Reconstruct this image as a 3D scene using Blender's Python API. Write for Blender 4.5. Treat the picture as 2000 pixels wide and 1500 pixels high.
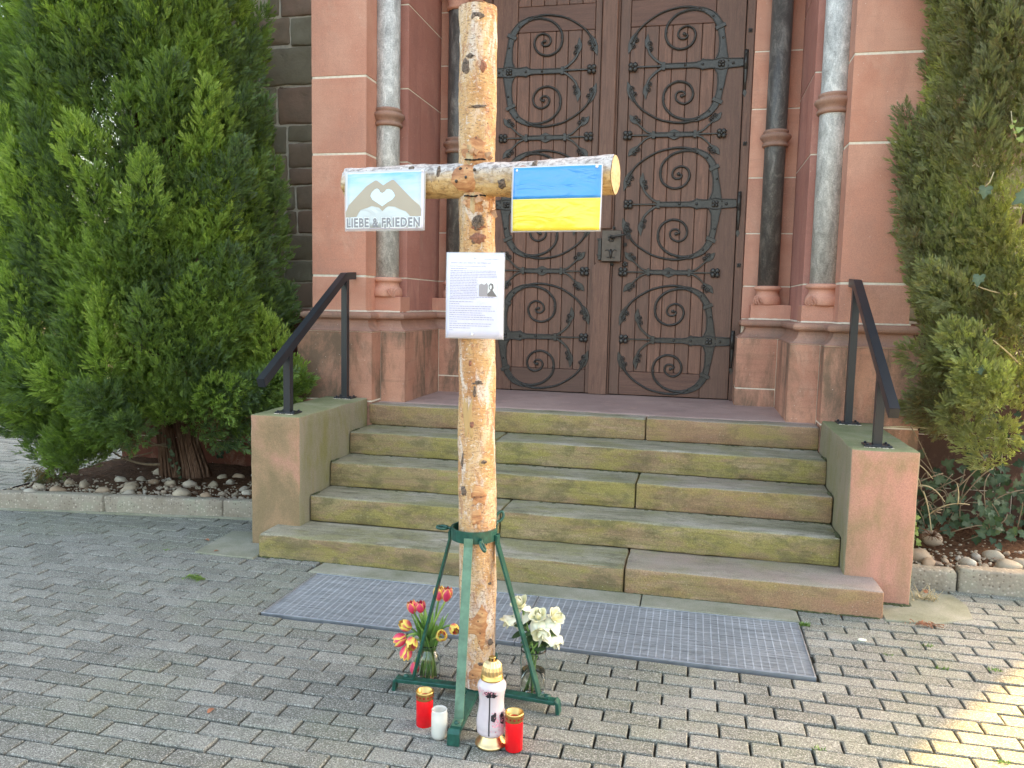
import bpy, bmesh, math, random
import numpy as np
from mathutils import Vector, Matrix, noise as mnoise

random.seed(7)
rng = np.random.default_rng(11)
scene = bpy.context.scene
for _o in list(bpy.data.objects):
    bpy.data.objects.remove(_o)
COL = scene.collection

# ------------------------------------------------------------------ camera
def cam_axes(yaw, pitch, roll):
    cy, sy = math.cos(yaw), math.sin(yaw)
    cp, sp = math.cos(pitch), math.sin(pitch)
    f = Vector((-sy * cp, cy * cp, sp)); r = Vector((cy, sy, 0)); u = r.cross(f)
    cr, sr = math.cos(roll), math.sin(roll)
    return f, r * cr + u * sr, -r * sr + u * cr
cf, cr_, cu = cam_axes(0.2224, -0.1025, 0.0215)
cam_d = bpy.data.cameras.new("camera")
cam = bpy.data.objects.new("camera", cam_d); COL.objects.link(cam)
m = Matrix.Identity(4)
for i in range(3):
    m[i][0] = cr_[i]; m[i][1] = cu[i]; m[i][2] = -cf[i]
m.translation = (2.2256, -4.0243, 1.4816)
cam.matrix_world = m
cam_d.sensor_width = 36.0; cam_d.sensor_fit = 'HORIZONTAL'
cam_d.lens = 1560.35 / 2000 * 36
cam_d.clip_end = 5000
scene.camera = cam

# ------------------------------------------------------------------ light
SUN_DIR = Vector((0.587, 0.81, 0.66)).normalized()      # towards the sun: behind the church, to the right
SUN_EL = math.asin(SUN_DIR.z)
world = bpy.data.worlds.new("World"); scene.world = world; world.use_nodes = True
wn = world.node_tree
sky = wn.nodes.new("ShaderNodeTexSky"); sky.sky_type = 'NISHITA'; sky.sun_disc = False
sky.sun_elevation = SUN_EL
sky.sun_rotation = math.atan2(SUN_DIR.x, SUN_DIR.y)
sky.air_density = 1.0; sky.dust_density = 4.0; sky.ozone_density = 0.6
bg = wn.nodes["Background"]; bg.inputs[1].default_value = 0.13
tint_ = wn.nodes.new("ShaderNodeMix"); tint_.data_type = 'RGBA'; tint_.blend_type = 'MULTIPLY'; tint_.inputs[0].default_value = 1.0
tint_.inputs[7].default_value = (1.08, 0.945, 0.745, 1)        # pale, hazy March sky
wn.links.new(sky.outputs[0], tint_.inputs[6]); wn.links.new(tint_.outputs[2], bg.inputs[0])
sun_d = bpy.data.lights.new("sun", 'SUN'); sun = bpy.data.objects.new("sun", sun_d); COL.objects.link(sun)
sun_d.energy = 4.6; sun_d.angle = math.radians(0.53); sun_d.color = (1.0, 0.64, 0.20)
sun.rotation_euler = (-SUN_DIR).to_track_quat('-Z', 'Y').to_euler()
sun.location = (8, 10, 12)
vs = scene.view_settings
scene.display_settings.display_device = 'sRGB'
vs.view_transform = 'Standard'; vs.look = 'None'; vs.gamma = 1.0; vs.use_curve_mapping = False
vs.exposure = 3.25
scene.cycles.max_bounces = 8
scene.cycles.use_denoising = True

# ------------------------------------------------------------------ material helpers
class T:
    def __init__(s, name, rough=0.8, metal=0.0, spec=0.5):
        s.m = bpy.data.materials.new(name); s.m.use_nodes = True
        s.nt = s.m.node_tree; s.b = s.nt.nodes["Principled BSDF"]
        s.b.inputs["Roughness"].default_value = rough; s.b.inputs["Metallic"].default_value = metal
        s.b.inputs["Specular IOR Level"].default_value = spec
        s._tc = None
    def lk(s, a, b): s.nt.links.new(a, b)
    def n(s, t, **kw):
        nd = s.nt.nodes.new(t)
        for k, v in kw.items(): setattr(nd, k, v)
        return nd
    def put(s, sock, v):
        if hasattr(v, 'is_output') or hasattr(v, 'links'): s.lk(v, sock)
        else: sock.default_value = v if not (isinstance(v, tuple) and len(v) == 3 and sock.type == 'RGBA') else (*v, 1)
    def vec(s, scale=(1, 1, 1), src='Object', rot=(0, 0, 0), rnd=0.0):
        if s._tc is None: s._tc = s.n("ShaderNodeTexCoord")
        mp = s.n("ShaderNodeMapping"); mp.inputs["Scale"].default_value = scale; mp.inputs["Rotation"].default_value = rot
        s.lk(s._tc.outputs[src], mp.inputs["Vector"])
        if rnd:
            oi = s.n("ShaderNodeObjectInfo")
            mu = s.math('MULTIPLY', oi.outputs["Random"], rnd)
            s.lk(mu, mp.inputs["Location"])
        return mp.outputs[0]
    def rnd(s): return s.n("ShaderNodeObjectInfo").outputs["Random"]
    def noise(s, scale=5, detail=4, rough=0.55, vec=None, dist=0.0):
        nd = s.n("ShaderNodeTexNoise"); nd.inputs["Scale"].default_value = scale
        nd.inputs["Detail"].default_value = detail; nd.inputs["Roughness"].default_value = rough
        nd.inputs["Distortion"].default_value = dist
        s.lk(vec if vec is not None else s.vec(), nd.inputs["Vector"]); return nd.outputs[0]
    def voro(s, scale=5, vec=None, feature='F1', rand=1.0, out="Distance"):
        nd = s.n("ShaderNodeTexVoronoi", feature=feature); nd.inputs["Scale"].default_value = scale
        nd.inputs["Randomness"].default_value = rand
        s.lk(vec if vec is not None else s.vec(), nd.inputs["Vector"]); return nd.outputs[out]
    def ramp(s, fac, stops, interp='LINEAR'):
        nd = s.n("ShaderNodeValToRGB"); cr = nd.color_ramp; cr.interpolation = interp
        while len(cr.elements) < len(stops): cr.elements.new(0.5)
        for e, (p, c) in zip(cr.elements, stops):
            e.position = p; e.color = (*c, 1) if isinstance(c, tuple) else (c, c, c, 1)
        s.put(nd.inputs[0], fac); return nd.outputs[0]
    def mix(s, fac, a, b, blend='MIX'):
        nd = s.n("ShaderNodeMix", data_type='RGBA', blend_type=blend)
        s.put(nd.inputs[0], fac); s.put(nd.inputs[6], a); s.put(nd.inputs[7], b); return nd.outputs[2]
    def math(s, op, a, b=0.0, clamp=False):
        nd = s.n("ShaderNodeMath", operation=op, use_clamp=clamp); s.put(nd.inputs[0], a); s.put(nd.inputs[1], b); return nd.outputs[0]
    def sep(s, v):
        nd = s.n("ShaderNodeSeparateXYZ"); s.lk(v, nd.inputs[0]); return nd.outputs
    def bump(s, h, strength=0.3, dist=0.01):
        nd = s.n("ShaderNodeBump"); nd.inputs["Strength"].default_value = strength; nd.inputs["Distance"].default_value = dist
        s.lk(h, nd.inputs["Height"]); s.lk(nd.outputs[0], s.b.inputs["Normal"]); return nd
    def col(s, c): s.put(s.b.inputs["Base Color"], c)
    def rough(s, v): s.put(s.b.inputs["Roughness"], v)
    def nrm(s):
        g = s.n("ShaderNodeNewGeometry"); return s.sep(g.outputs["Normal"])

def g(v): return (v, v, v)
MAT = {}

def stone_mat(name, c1, c2, dark, grain=1.0, streak=True, var=0.45, rough=0.9, stain=(0.50, 0.66, 0.60)):
    t = T(name, rough, spec=0.25)
    v = t.vec(rnd=7.0)
    big = t.noise(1.6, 4, 0.6, v)
    base = t.mix(t.ramp(big, [(0.42, 0.0), (0.56, 1.0)]), c1, c2)
    lt = t.noise(6.5, 6, 0.72, t.vec((1, 1, 0.6), rnd=8.0), 0.4)
    base = t.mix(t.ramp(lt, [(0.54, 0.0), (0.68, 0.35)]), base, (0.62, 0.40, 0.30))
    oi = t.rnd()
    base = t.mix(t.math('MULTIPLY', oi, var), base, dark)
    if streak:   # bedding lines of the sandstone
        w = t.noise(1.0, 5, 0.65, t.vec((3, 3, 34), rnd=5.0), 0.4)
        base = t.mix(t.ramp(w, [(0.52, 0.0), (0.72, 0.28)]), base, dark)
    st = t.noise(2.6, 7, 0.74, t.vec((1.3, 1.3, 0.5), rnd=3.0), 0.3)
    base = t.mix(t.ramp(st, [(stain[0], 0.0), (stain[1], stain[2])]), base, dark)
    fine = t.noise(220, 3, 0.7, v)
    base = t.mix(0.35, base, t.ramp(fine, [(0.3, 0.25), (0.7, 0.8)]), 'OVERLAY')
    sp = t.voro(23, t.vec((1, 1, 0.7), rnd=9.0))
    base = t.mix(t.ramp(sp, [(0.035, 0.7), (0.06, 0.0)]), base, (0.75, 0.62, 0.52))
    t.col(base)
    t.bump(t.math('ADD', t.math('MULTIPLY', fine, 0.5), t.noise(30, 5, 0.65, v)), 0.35 * grain, 0.004)
    MAT[name] = t.m
stone_mat("sandstone", (0.55, 0.250, 0.172), (0.63, 0.325, 0.232), (0.41, 0.215, 0.16))
stone_mat("plinth_sandstone", (0.46, 0.225, 0.155), (0.55, 0.285, 0.195), (0.13, 0.100, 0.070), grain=1.8, var=0.15, stain=(0.45, 0.60, 0.80))
stone_mat("jamb_shaded_sandstone", (0.45, 0.200, 0.155), (0.51, 0.24, 0.19), (0.31, 0.145, 0.12))  # sandstone with the light difference on the jamb sides put into its colour
stone_mat("moulding_sandstone", (0.36, 0.20, 0.15), (0.44, 0.235, 0.17), (0.19, 0.14, 0.11))
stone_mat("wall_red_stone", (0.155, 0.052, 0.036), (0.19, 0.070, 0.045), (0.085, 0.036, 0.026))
stone_mat("wall_shaded_stone", (0.085, 0.046, 0.032), (0.11, 0.060, 0.042), (0.05, 0.03, 0.022))  # plinth stone with the shade right of the portal put into its colour
stone_mat("landing_stone", (0.37, 0.255, 0.225), (0.44, 0.31, 0.27), (0.25, 0.175, 0.155), grain=0.8)

def rubble():
    t = T("rubble_stone", 0.92, spec=0.2); v = t.vec(rnd=11.0)
    oi = t.rnd()
    tone = t.ramp(oi, [(0.0, (0.38, 0.225, 0.172)), (0.35, (0.345, 0.255, 0.19)), (0.7, (0.31, 0.265, 0.19)), (1.0, (0.33, 0.30, 0.225))])
    n1 = t.noise(7, 6, 0.65, v, 0.5)
    c = t.mix(t.ramp(n1, [(0.35, 0.5), (0.6, 0.0)]), tone, (0.21, 0.172, 0.125))
    c = t.mix(t.ramp(t.noise(160, 3, 0.7, v), [(0.62, 0.0), (0.75, 0.5)]), c, (0.22, 0.17, 0.14))
    t.col(c); t.bump(t.math('ADD', n1, t.math('MULTIPLY', t.noise(60, 5, 0.7, v), 0.4)), 0.7, 0.012); MAT["rubble_stone"] = t.m
rubble()

def mortar():
    t = T("mortar", 0.95, spec=0.2)
    n1 = t.noise(40, 4)
    t.col(t.ramp(n1, [(0.3, (0.66, 0.57, 0.46)), (0.7, (0.80, 0.72, 0.60))])); t.bump(n1, 0.4, 0.004); MAT["mortar"] = t.m
    t = T("wall_mortar", 0.95, spec=0.2); n1 = t.noise(30, 4)
    t.col(t.ramp(n1, [(0.3, (0.62, 0.55, 0.46)), (0.7, (0.78, 0.71, 0.61))])); t.bump(n1, 0.5, 0.004); MAT["wall_mortar"] = t.m
    t = T("joint_dirt", 0.95, spec=0.2); n1 = t.noise(60, 4)
    t.col(t.ramp(n1, [(0.3, (0.016, 0.015, 0.012)), (0.7, (0.040, 0.038, 0.027))])); t.bump(n1, 0.5, 0.004); MAT["joint_dirt"] = t.m
mortar()

def step_mat():
    t = T("step_stone", 0.92, spec=0.25)
    v = t.vec(rnd=17.0)
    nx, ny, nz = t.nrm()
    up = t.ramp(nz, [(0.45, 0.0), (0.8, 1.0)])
    oi = t.n("ShaderNodeObjectInfo"); pk = t.sep(oi.outputs["Color"])[0]     # how clean and pink the block is
    big = t.noise(1.6, 6, 0.68, t.vec((0.9, 2, 4), rnd=17.0), 0.3)
    ris = t.ramp(big, [(0.36, (0.205, 0.145, 0.085)), (0.45, (0.29, 0.205, 0.115)), (0.54, (0.265, 0.22, 0.105)), (0.63, (0.38, 0.275, 0.175))])
    algae = t.noise(2.6, 7, 0.74, t.vec((1.0, 1, 3.0), rnd=17.0), 0.4)
    ris = t.mix(t.ramp(algae, [(0.45, 0.0), (0.57, 0.75)]), ris, (0.265, 0.235, 0.065))
    ris = t.mix(t.ramp(t.noise(5.5, 7, 0.75, t.vec((1, 1, 2), rnd=5.0), 0.3), [(0.49, 0.0), (0.60, 0.65)]), ris, (0.12, 0.112, 0.055))
    strk = t.noise(1.0, 5, 0.6, t.vec((3, 3, 70), rnd=3.0), 0.3)
    ris = t.mix(t.ramp(strk, [(0.54, 0.0), (0.66, 0.4)]), ris, (0.10, 0.075, 0.04))
    tr = t.ramp(t.noise(2.8, 7, 0.72, t.vec((0.7, 2.4, 1), rnd=17.0), 0.3), [(0.36, (0.150, 0.148, 0.090)), (0.46, (0.245, 0.232, 0.160)), (0.54, (0.30, 0.28, 0.205)), (0.64, (0.37, 0.34, 0.275))])
    tr = t.mix(t.ramp(t.noise(2.1, 6, 0.7, t.vec((1, 1.5, 1), rnd=8.0)), [(0.48, 0.0), (0.60, 0.65)]), tr, (0.21, 0.205, 0.085))
    tr = t.mix(t.ramp(t.noise(9, 6, 0.75, t.vec((1, 2, 1), rnd=2.0)), [(0.52, 0.0), (0.64, 0.6)]), tr, (0.12, 0.112, 0.08))
    pm = t.math('MULTIPLY', pk, t.ramp(t.noise(1.5, 5, 0.65, t.vec((1.1, 1, 1.4), rnd=9.0)), [(0.36, 0.15), (0.58, 1.0)]))
    ris = t.mix(t.math('MULTIPLY', pm, 0.75), ris, (0.36, 0.185, 0.125))
    tr = t.mix(t.math('MULTIPLY', pm, 0.9), tr, (0.34, 0.255, 0.225))
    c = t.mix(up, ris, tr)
    fine = t.noise(170, 4, 0.8, v)
    c = t.mix(0.6, c, t.ramp(fine, [(0.3, 0.18), (0.7, 0.82)]), 'OVERLAY')
    c = t.mix(t.ramp(t.noise(70, 5, 0.8, v), [(0.62, 0.0), (0.72, 0.45)]), c, (0.07, 0.062, 0.035))
    c = t.mix(t.ramp(t.voro(31, v), [(0.05, 0.55), (0.09, 0.0)]), c, (0.55, 0.50, 0.38))
    t.col(c); t.bump(t.math('ADD', fine, t.noise(24, 6, 0.7, v)), 0.6, 0.006); MAT["step_stone"] = t.m
step_mat()

def parapet_mat():
    t = T("parapet_stone", 0.92, spec=0.25)
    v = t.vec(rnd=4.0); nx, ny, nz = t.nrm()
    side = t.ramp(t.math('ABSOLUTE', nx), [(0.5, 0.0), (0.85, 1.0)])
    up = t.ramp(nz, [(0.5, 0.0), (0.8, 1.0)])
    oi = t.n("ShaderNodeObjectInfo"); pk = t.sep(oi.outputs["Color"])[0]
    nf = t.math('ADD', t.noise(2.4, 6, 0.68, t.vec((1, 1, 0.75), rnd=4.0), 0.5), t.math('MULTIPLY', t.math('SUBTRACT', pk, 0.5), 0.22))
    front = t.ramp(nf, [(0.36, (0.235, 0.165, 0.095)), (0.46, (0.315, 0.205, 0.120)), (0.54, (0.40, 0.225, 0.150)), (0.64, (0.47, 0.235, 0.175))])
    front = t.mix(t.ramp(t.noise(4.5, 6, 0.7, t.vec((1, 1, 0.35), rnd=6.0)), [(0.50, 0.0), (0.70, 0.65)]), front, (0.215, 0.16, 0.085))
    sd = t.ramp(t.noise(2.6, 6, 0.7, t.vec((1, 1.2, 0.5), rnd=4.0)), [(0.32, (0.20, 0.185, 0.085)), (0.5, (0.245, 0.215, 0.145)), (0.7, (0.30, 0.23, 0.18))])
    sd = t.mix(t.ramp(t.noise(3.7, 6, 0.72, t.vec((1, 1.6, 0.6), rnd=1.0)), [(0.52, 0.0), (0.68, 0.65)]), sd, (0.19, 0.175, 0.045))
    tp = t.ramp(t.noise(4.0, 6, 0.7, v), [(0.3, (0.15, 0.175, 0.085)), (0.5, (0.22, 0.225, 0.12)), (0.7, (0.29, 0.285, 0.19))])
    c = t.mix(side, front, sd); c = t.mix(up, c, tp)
    fine = t.noise(190, 4, 0.75, v)
    c = t.mix(0.4, c, t.ramp(fine, [(0.3, 0.25), (0.7, 0.8)]), 'OVERLAY')
    t.col(c); t.bump(t.math('ADD', fine, t.noise(26, 5, 0.7, v)), 0.4, 0.004); MAT["parapet_stone"] = t.m
parapet_mat()

def granite(name, a, b, mid):
    t = T(name, 0.42, spec=0.5)
    v = t.vec(rnd=3.0); n1 = t.noise(16, 6, 0.75, t.vec((1, 1, 0.45), rnd=3.0), 0.8); n2 = t.noise(120, 4, 0.7, v)
    c = t.ramp(n1, [(0.32, a), (0.5, mid), (0.66, b)])
    c = t.mix(0.5, c, t.ramp(n2, [(0.3, 0.15), (0.7, 0.85)]), 'OVERLAY')
    t.col(c); t.rough(t.ramp(n1, [(0.3, 0.35), (0.7, 0.6)])); t.bump(n2, 0.12, 0.002); MAT[name] = t.m
granite("pale_granite", (0.27, 0.265, 0.25), (0.70, 0.69, 0.66), (0.46, 0.455, 0.44))
granite("dark_granite", (0.055, 0.050, 0.046), (0.20, 0.18, 0.16), (0.092, 0.083, 0.075))

def oak(name, a, b, horiz=False):
    t = T(name, 0.55, spec=0.35)
    sc = (1.2, 1, 16) if horiz else (16, 1, 1.2)
    v = t.vec(sc, rnd=13.0)
    gr = t.noise(3.5, 7, 0.65, v, 0.9)
    fine = t.noise(24, 3, 0.6, t.vec((3, 1, 30) if horiz else (30, 1, 3), rnd=13.0))
    c = t.ramp(gr, [(0.3, a), (0.7, b)])
    c = t.mix(0.4, c, t.ramp(fine, [(0.35, 0.2), (0.65, 0.75)]), 'OVERLAY')
    c = t.mix(t.math('MULTIPLY', t.rnd(), 0.5), c, (0.095, 0.060, 0.047))
    t.col(c); t.bump(t.math('ADD', gr, t.math('MULTIPLY', fine, 0.6)), 0.25, 0.003); MAT[name] = t.m
oak("oak", (0.115, 0.058, 0.042), (0.25, 0.128, 0.088))
oak("oak_cross", (0.100, 0.050, 0.037), (0.185, 0.092, 0.066), True)

def simple(name, col, rough=0.5, metal=0.0, nz=0.0, nscale=40, bumpd=0.002, spec=0.5, bs=0.3):
    t = T(name, rough, metal, spec); v = t.vec(rnd=3.0)
    n1 = t.noise(nscale, 4, 0.6, v)
    if nz:
        lo = tuple(x * (1 - nz) for x in col); hi = tuple(min(1, x * (1 + nz)) for x in col)
        t.col(t.ramp(n1, [(0.3, lo), (0.7, hi)]))
    else: t.col(col)
    if bs: t.bump(n1, bs, bumpd)
    MAT[name] = t.m; return t
simple("wrought_iron", (0.047, 0.043, 0.040), 0.42, 0.35, 0.35, 60)
simple("rail_paint", (0.019, 0.021, 0.027), 0.34, 0.0, 0.1, 300, 0.0005)
simple("lock_plate", (0.090, 0.068, 0.054), 0.45, 0.3, 0.25, 30)
simple("green_paint", (0.012, 0.072, 0.052), 0.33, 0.0, 0.35, 45, 0.001)
simple("green_paint_worn", (0.10, 0.19, 0.125), 0.55, 0.0, 0.3, 30, 0.001)
simple("zinc", (0.47, 0.475, 0.50), 0.40, 0.5, 0.3, 6, 0.0006)
simple("zinc_edge", (0.42, 0.44, 0.48), 0.4, 0.7, 0.2, 14, 0.0006)
simple("kerb_fill", (0.25, 0.22, 0.17), 0.9, 0, 0.3, 30, 0.004)
simple("dark_gap", (0.012, 0.011, 0.010), 0.95, 0, 0.2, 30, 0.002)
simple("white_pin", (0.8, 0.8, 0.82), 0.3)
simple("gold", (0.60, 0.40, 0.14), 0.30, 1.0, 0.12, 30, 0.0004, bs=0.1)
simple("pale_gold", (0.68, 0.51, 0.27), 0.36, 1.0, 0.1, 30, 0.0004, bs=0.1)
simple("candle_red", (0.72, 0.004, 0.010), 0.25, 0, 0.08, 20, bs=0.0)
simple("sign_red", (0.40, 0.012, 0.012), 0.5, bs=0.0)
simple("wax", (0.86, 0.83, 0.62), 0.45, 0, 0.05, 30, bs=0.05)
simple("black_print", (0.012, 0.012, 0.02), 0.35, bs=0.0)
simple("pink_print", (0.72, 0.30, 0.36), 0.4, 0, 0.5, 180, bs=0.0)
simple("stem_green", (0.14, 0.26, 0.055), 0.5, 0, 0.25, 40, bs=0.1)
simple("stem_pale", (0.30, 0.42, 0.10), 0.5, 0, 0.25, 40, bs=0.1)
simple("needle_litter", (0.15, 0.066, 0.030), 0.9, 0, 0.5, 9, bs=0.0)
simple("twig", (0.22, 0.165, 0.11), 0.85, 0, 0.3, 50)
simple("straw", (0.46, 0.37, 0.22), 0.8, 0, 0.25, 50)
simple("fallen_leaf", (0.30, 0.12, 0.06), 0.8, 0, 0.3, 50)
simple("tuft_green", (0.12, 0.20, 0.035), 0.7, 0, 0.3, 50, bs=0.0)
simple("moss", (0.060, 0.066, 0.026), 0.95, 0, 0.4, 90, 0.01)
simple("white_flower", (0.80, 0.79, 0.62), 0.55, 0, 0.1, 45, bs=0.15)
simple("roof_slate", (0.06, 0.06, 0.065), 0.7, 0, 0.2, 12)
simple("wick", (0.1, 0.08, 0.06), 0.9, bs=0.0)
simple("print_ink", (0.25, 0.23, 0.34), 0.5, bs=0.0)
simple("print_grey", (0.34, 0.31, 0.33), 0.45, bs=0.0)
simple("print_dark", (0.17, 0.15, 0.15), 0.45, bs=0.0)
simple("letter_grey", (0.235, 0.235, 0.265), 0.35, bs=0.0)
simple("letter_white", (0.78, 0.80, 0.82), 0.35, bs=0.0)
simple("hands_brown", (0.395, 0.335, 0.265), 0.30, 0, 0.04, 9, bs=0.0)
simple("heart_sky", (0.60, 0.74, 0.86), 0.3, 0, 0.03, 9, bs=0.0)

def paver_mat(name, c1, c2):
    t = T(name, 0.85, spec=0.3); v = t.vec(src='Object', rnd=31.0)
    oi = t.rnd()
    geo = t.n("ShaderNodeNewGeometry")
    at = t.n("ShaderNodeAttribute", attribute_name="tone")
    tone = t.math('FRACT', t.math('ADD', oi, t.math('MULTIPLY', at.outputs["Fac"], 7.31)))
    w = t._tc
    base = t.ramp(tone, [(0.0, c1), (0.5, tuple((a + b) / 2 for a, b in zip(c1, c2))), (1.0, c2)])
    base = t.mix(t.ramp(t.noise(9, 5, 0.65, v), [(0.4, 0.0), (0.75, 0.45)]), base, (0.085, 0.085, 0.072))
    fine = t.noise(420, 3, 0.8, v)
    base = t.mix(0.75, base, t.ramp(fine, [(0.36, 0.12), (0.64, 0.88)]), 'OVERLAY')
    wp = t.noise(1.3, 6, 0.7, geo.outputs["Position"], 0.4)
    base = t.mix(t.ramp(wp, [(0.46, 0.0), (0.60, 0.5)]), base, (0.155, 0.165, 0.115))
    wp2 = t.noise(4.5, 6, 0.72, geo.outputs["Position"], 0.5)
    base = t.mix(t.ramp(wp2, [(0.54, 0.0), (0.66, 0.55)]), base, (0.085, 0.083, 0.070))
    gr2 = t.noise(170, 2, 0.6, v)
    base = t.mix(t.ramp(gr2, [(0.34, 0.7), (0.44, 0.0)]), base, (0.055, 0.055, 0.048))
    base = t.mix(t.ramp(gr2, [(0.56, 0.0), (0.66, 0.60)]), base, (0.50, 0.495, 0.45))
    sp = t.voro(210, v, rand=1.0)
    spc = t.voro(210, v, out="Color")
    sel = t.sep(spc)[0]
    msk = t.math('MULTIPLY', t.ramp(sp, [(0.22, 1.0), (0.40, 0.0)]), t.ramp(sel, [(0.60, 0.0), (0.72, 1.0)]))
    base = t.mix(t.math('MULTIPLY', msk, 0.62), base, (0.58, 0.57, 0.53))
    msk2 = t.math('MULTIPLY', t.ramp(sp, [(0.25, 1.0), (0.42, 0.0)]), t.ramp(sel, [(0.22, 1.0), (0.34, 0.0)]))
    base = t.mix(t.math('MULTIPLY', msk2, 0.6), base, (0.05, 0.05, 0.048))
    t.col(base); t.bump(t.math('ADD', t.noise(260, 3, 0.7, v), t.math('MULTIPLY', t.noise(20, 4, 0.6, v), 0.7)), 0.5, 0.004); MAT[name] = t.m
paver_mat("paver", (0.140, 0.138, 0.122), (0.238, 0.233, 0.208))
def apron_mat():
    t = T("apron_concrete", 0.9, spec=0.25); v = t.vec()
    n1 = t.noise(3.2, 6, 0.7, v); fine = t.noise(150, 3, 0.7, v)
    c = t.ramp(n1, [(0.3, (0.15, 0.155, 0.10)), (0.5, (0.225, 0.222, 0.17)), (0.7, (0.30, 0.29, 0.245))])
    c = t.mix(0.4, c, t.ramp(fine, [(0.3, 0.25), (0.7, 0.8)]), 'OVERLAY')
    t.col(c); t.bump(t.math('ADD', fine, n1), 0.4, 0.004); MAT["apron_concrete"] = t.m
    t = T("kerb_concrete", 0.92, spec=0.25); v = t.vec(rnd=5.0)
    n1 = t.noise(5, 6, 0.7, v); c = t.ramp(n1, [(0.3, (0.215, 0.18, 0.135)), (0.5, (0.29, 0.25, 0.20)), (0.7, (0.30, 0.29, 0.22))])
    sp = t.voro(62, v); sel = t.sep(t.voro(62, v, out="Color"))[0]
    c = t.mix(t.math('MULTIPLY', t.ramp(sp, [(0.25, 1.0), (0.42, 0.0)]), t.ramp(sel, [(0.4, 0.0), (0.9, 0.75)])), c, (0.52, 0.46, 0.38))
    c = t.mix(t.math('MULTIPLY', t.ramp(sp, [(0.25, 1.0), (0.42, 0.0)]), t.ramp(sel, [(0.12, 0.7), (0.3, 0.0)])), c, (0.12, 0.09, 0.07))
    t.col(c); t.bump(t.math('ADD', sp, t.noise(120, 4, 0.7, v)), 0.6, 0.005); MAT["kerb_concrete"] = t.m
    t = T("bed_soil", 0.98, spec=0.1); v = t.vec(); n1 = t.noise(28, 6, 0.75, v)
    c = t.ramp(n1, [(0.3, (0.045, 0.024, 0.014)), (0.55, (0.105, 0.054, 0.030)), (0.75, (0.18, 0.098, 0.052))])
    t.col(c); t.bump(n1, 1.0, 0.02); MAT["bed_soil"] = t.m
    t = T("river_stone", 0.75, spec=0.35); v = t.vec(rnd=20.0)
    c = t.ramp(t.rnd(), [(0.0, (0.27, 0.225, 0.165)), (0.25, (0.46, 0.40, 0.31)), (0.5, (0.30, 0.205, 0.135)), (0.75, (0.37, 0.34, 0.29)), (0.9, (0.60, 0.54, 0.45)), (1.0, (0.34, 0.255, 0.195))])
    n1 = t.noise(18, 5, 0.65, v, 0.6)
    c = t.mix(t.ramp(n1, [(0.42, 0.0), (0.72, 0.55)]), c, (0.16, 0.115, 0.075))
    t.col(c); t.bump(n1, 0.2, 0.004); MAT["river_stone"] = t.m
apron_mat()

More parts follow.
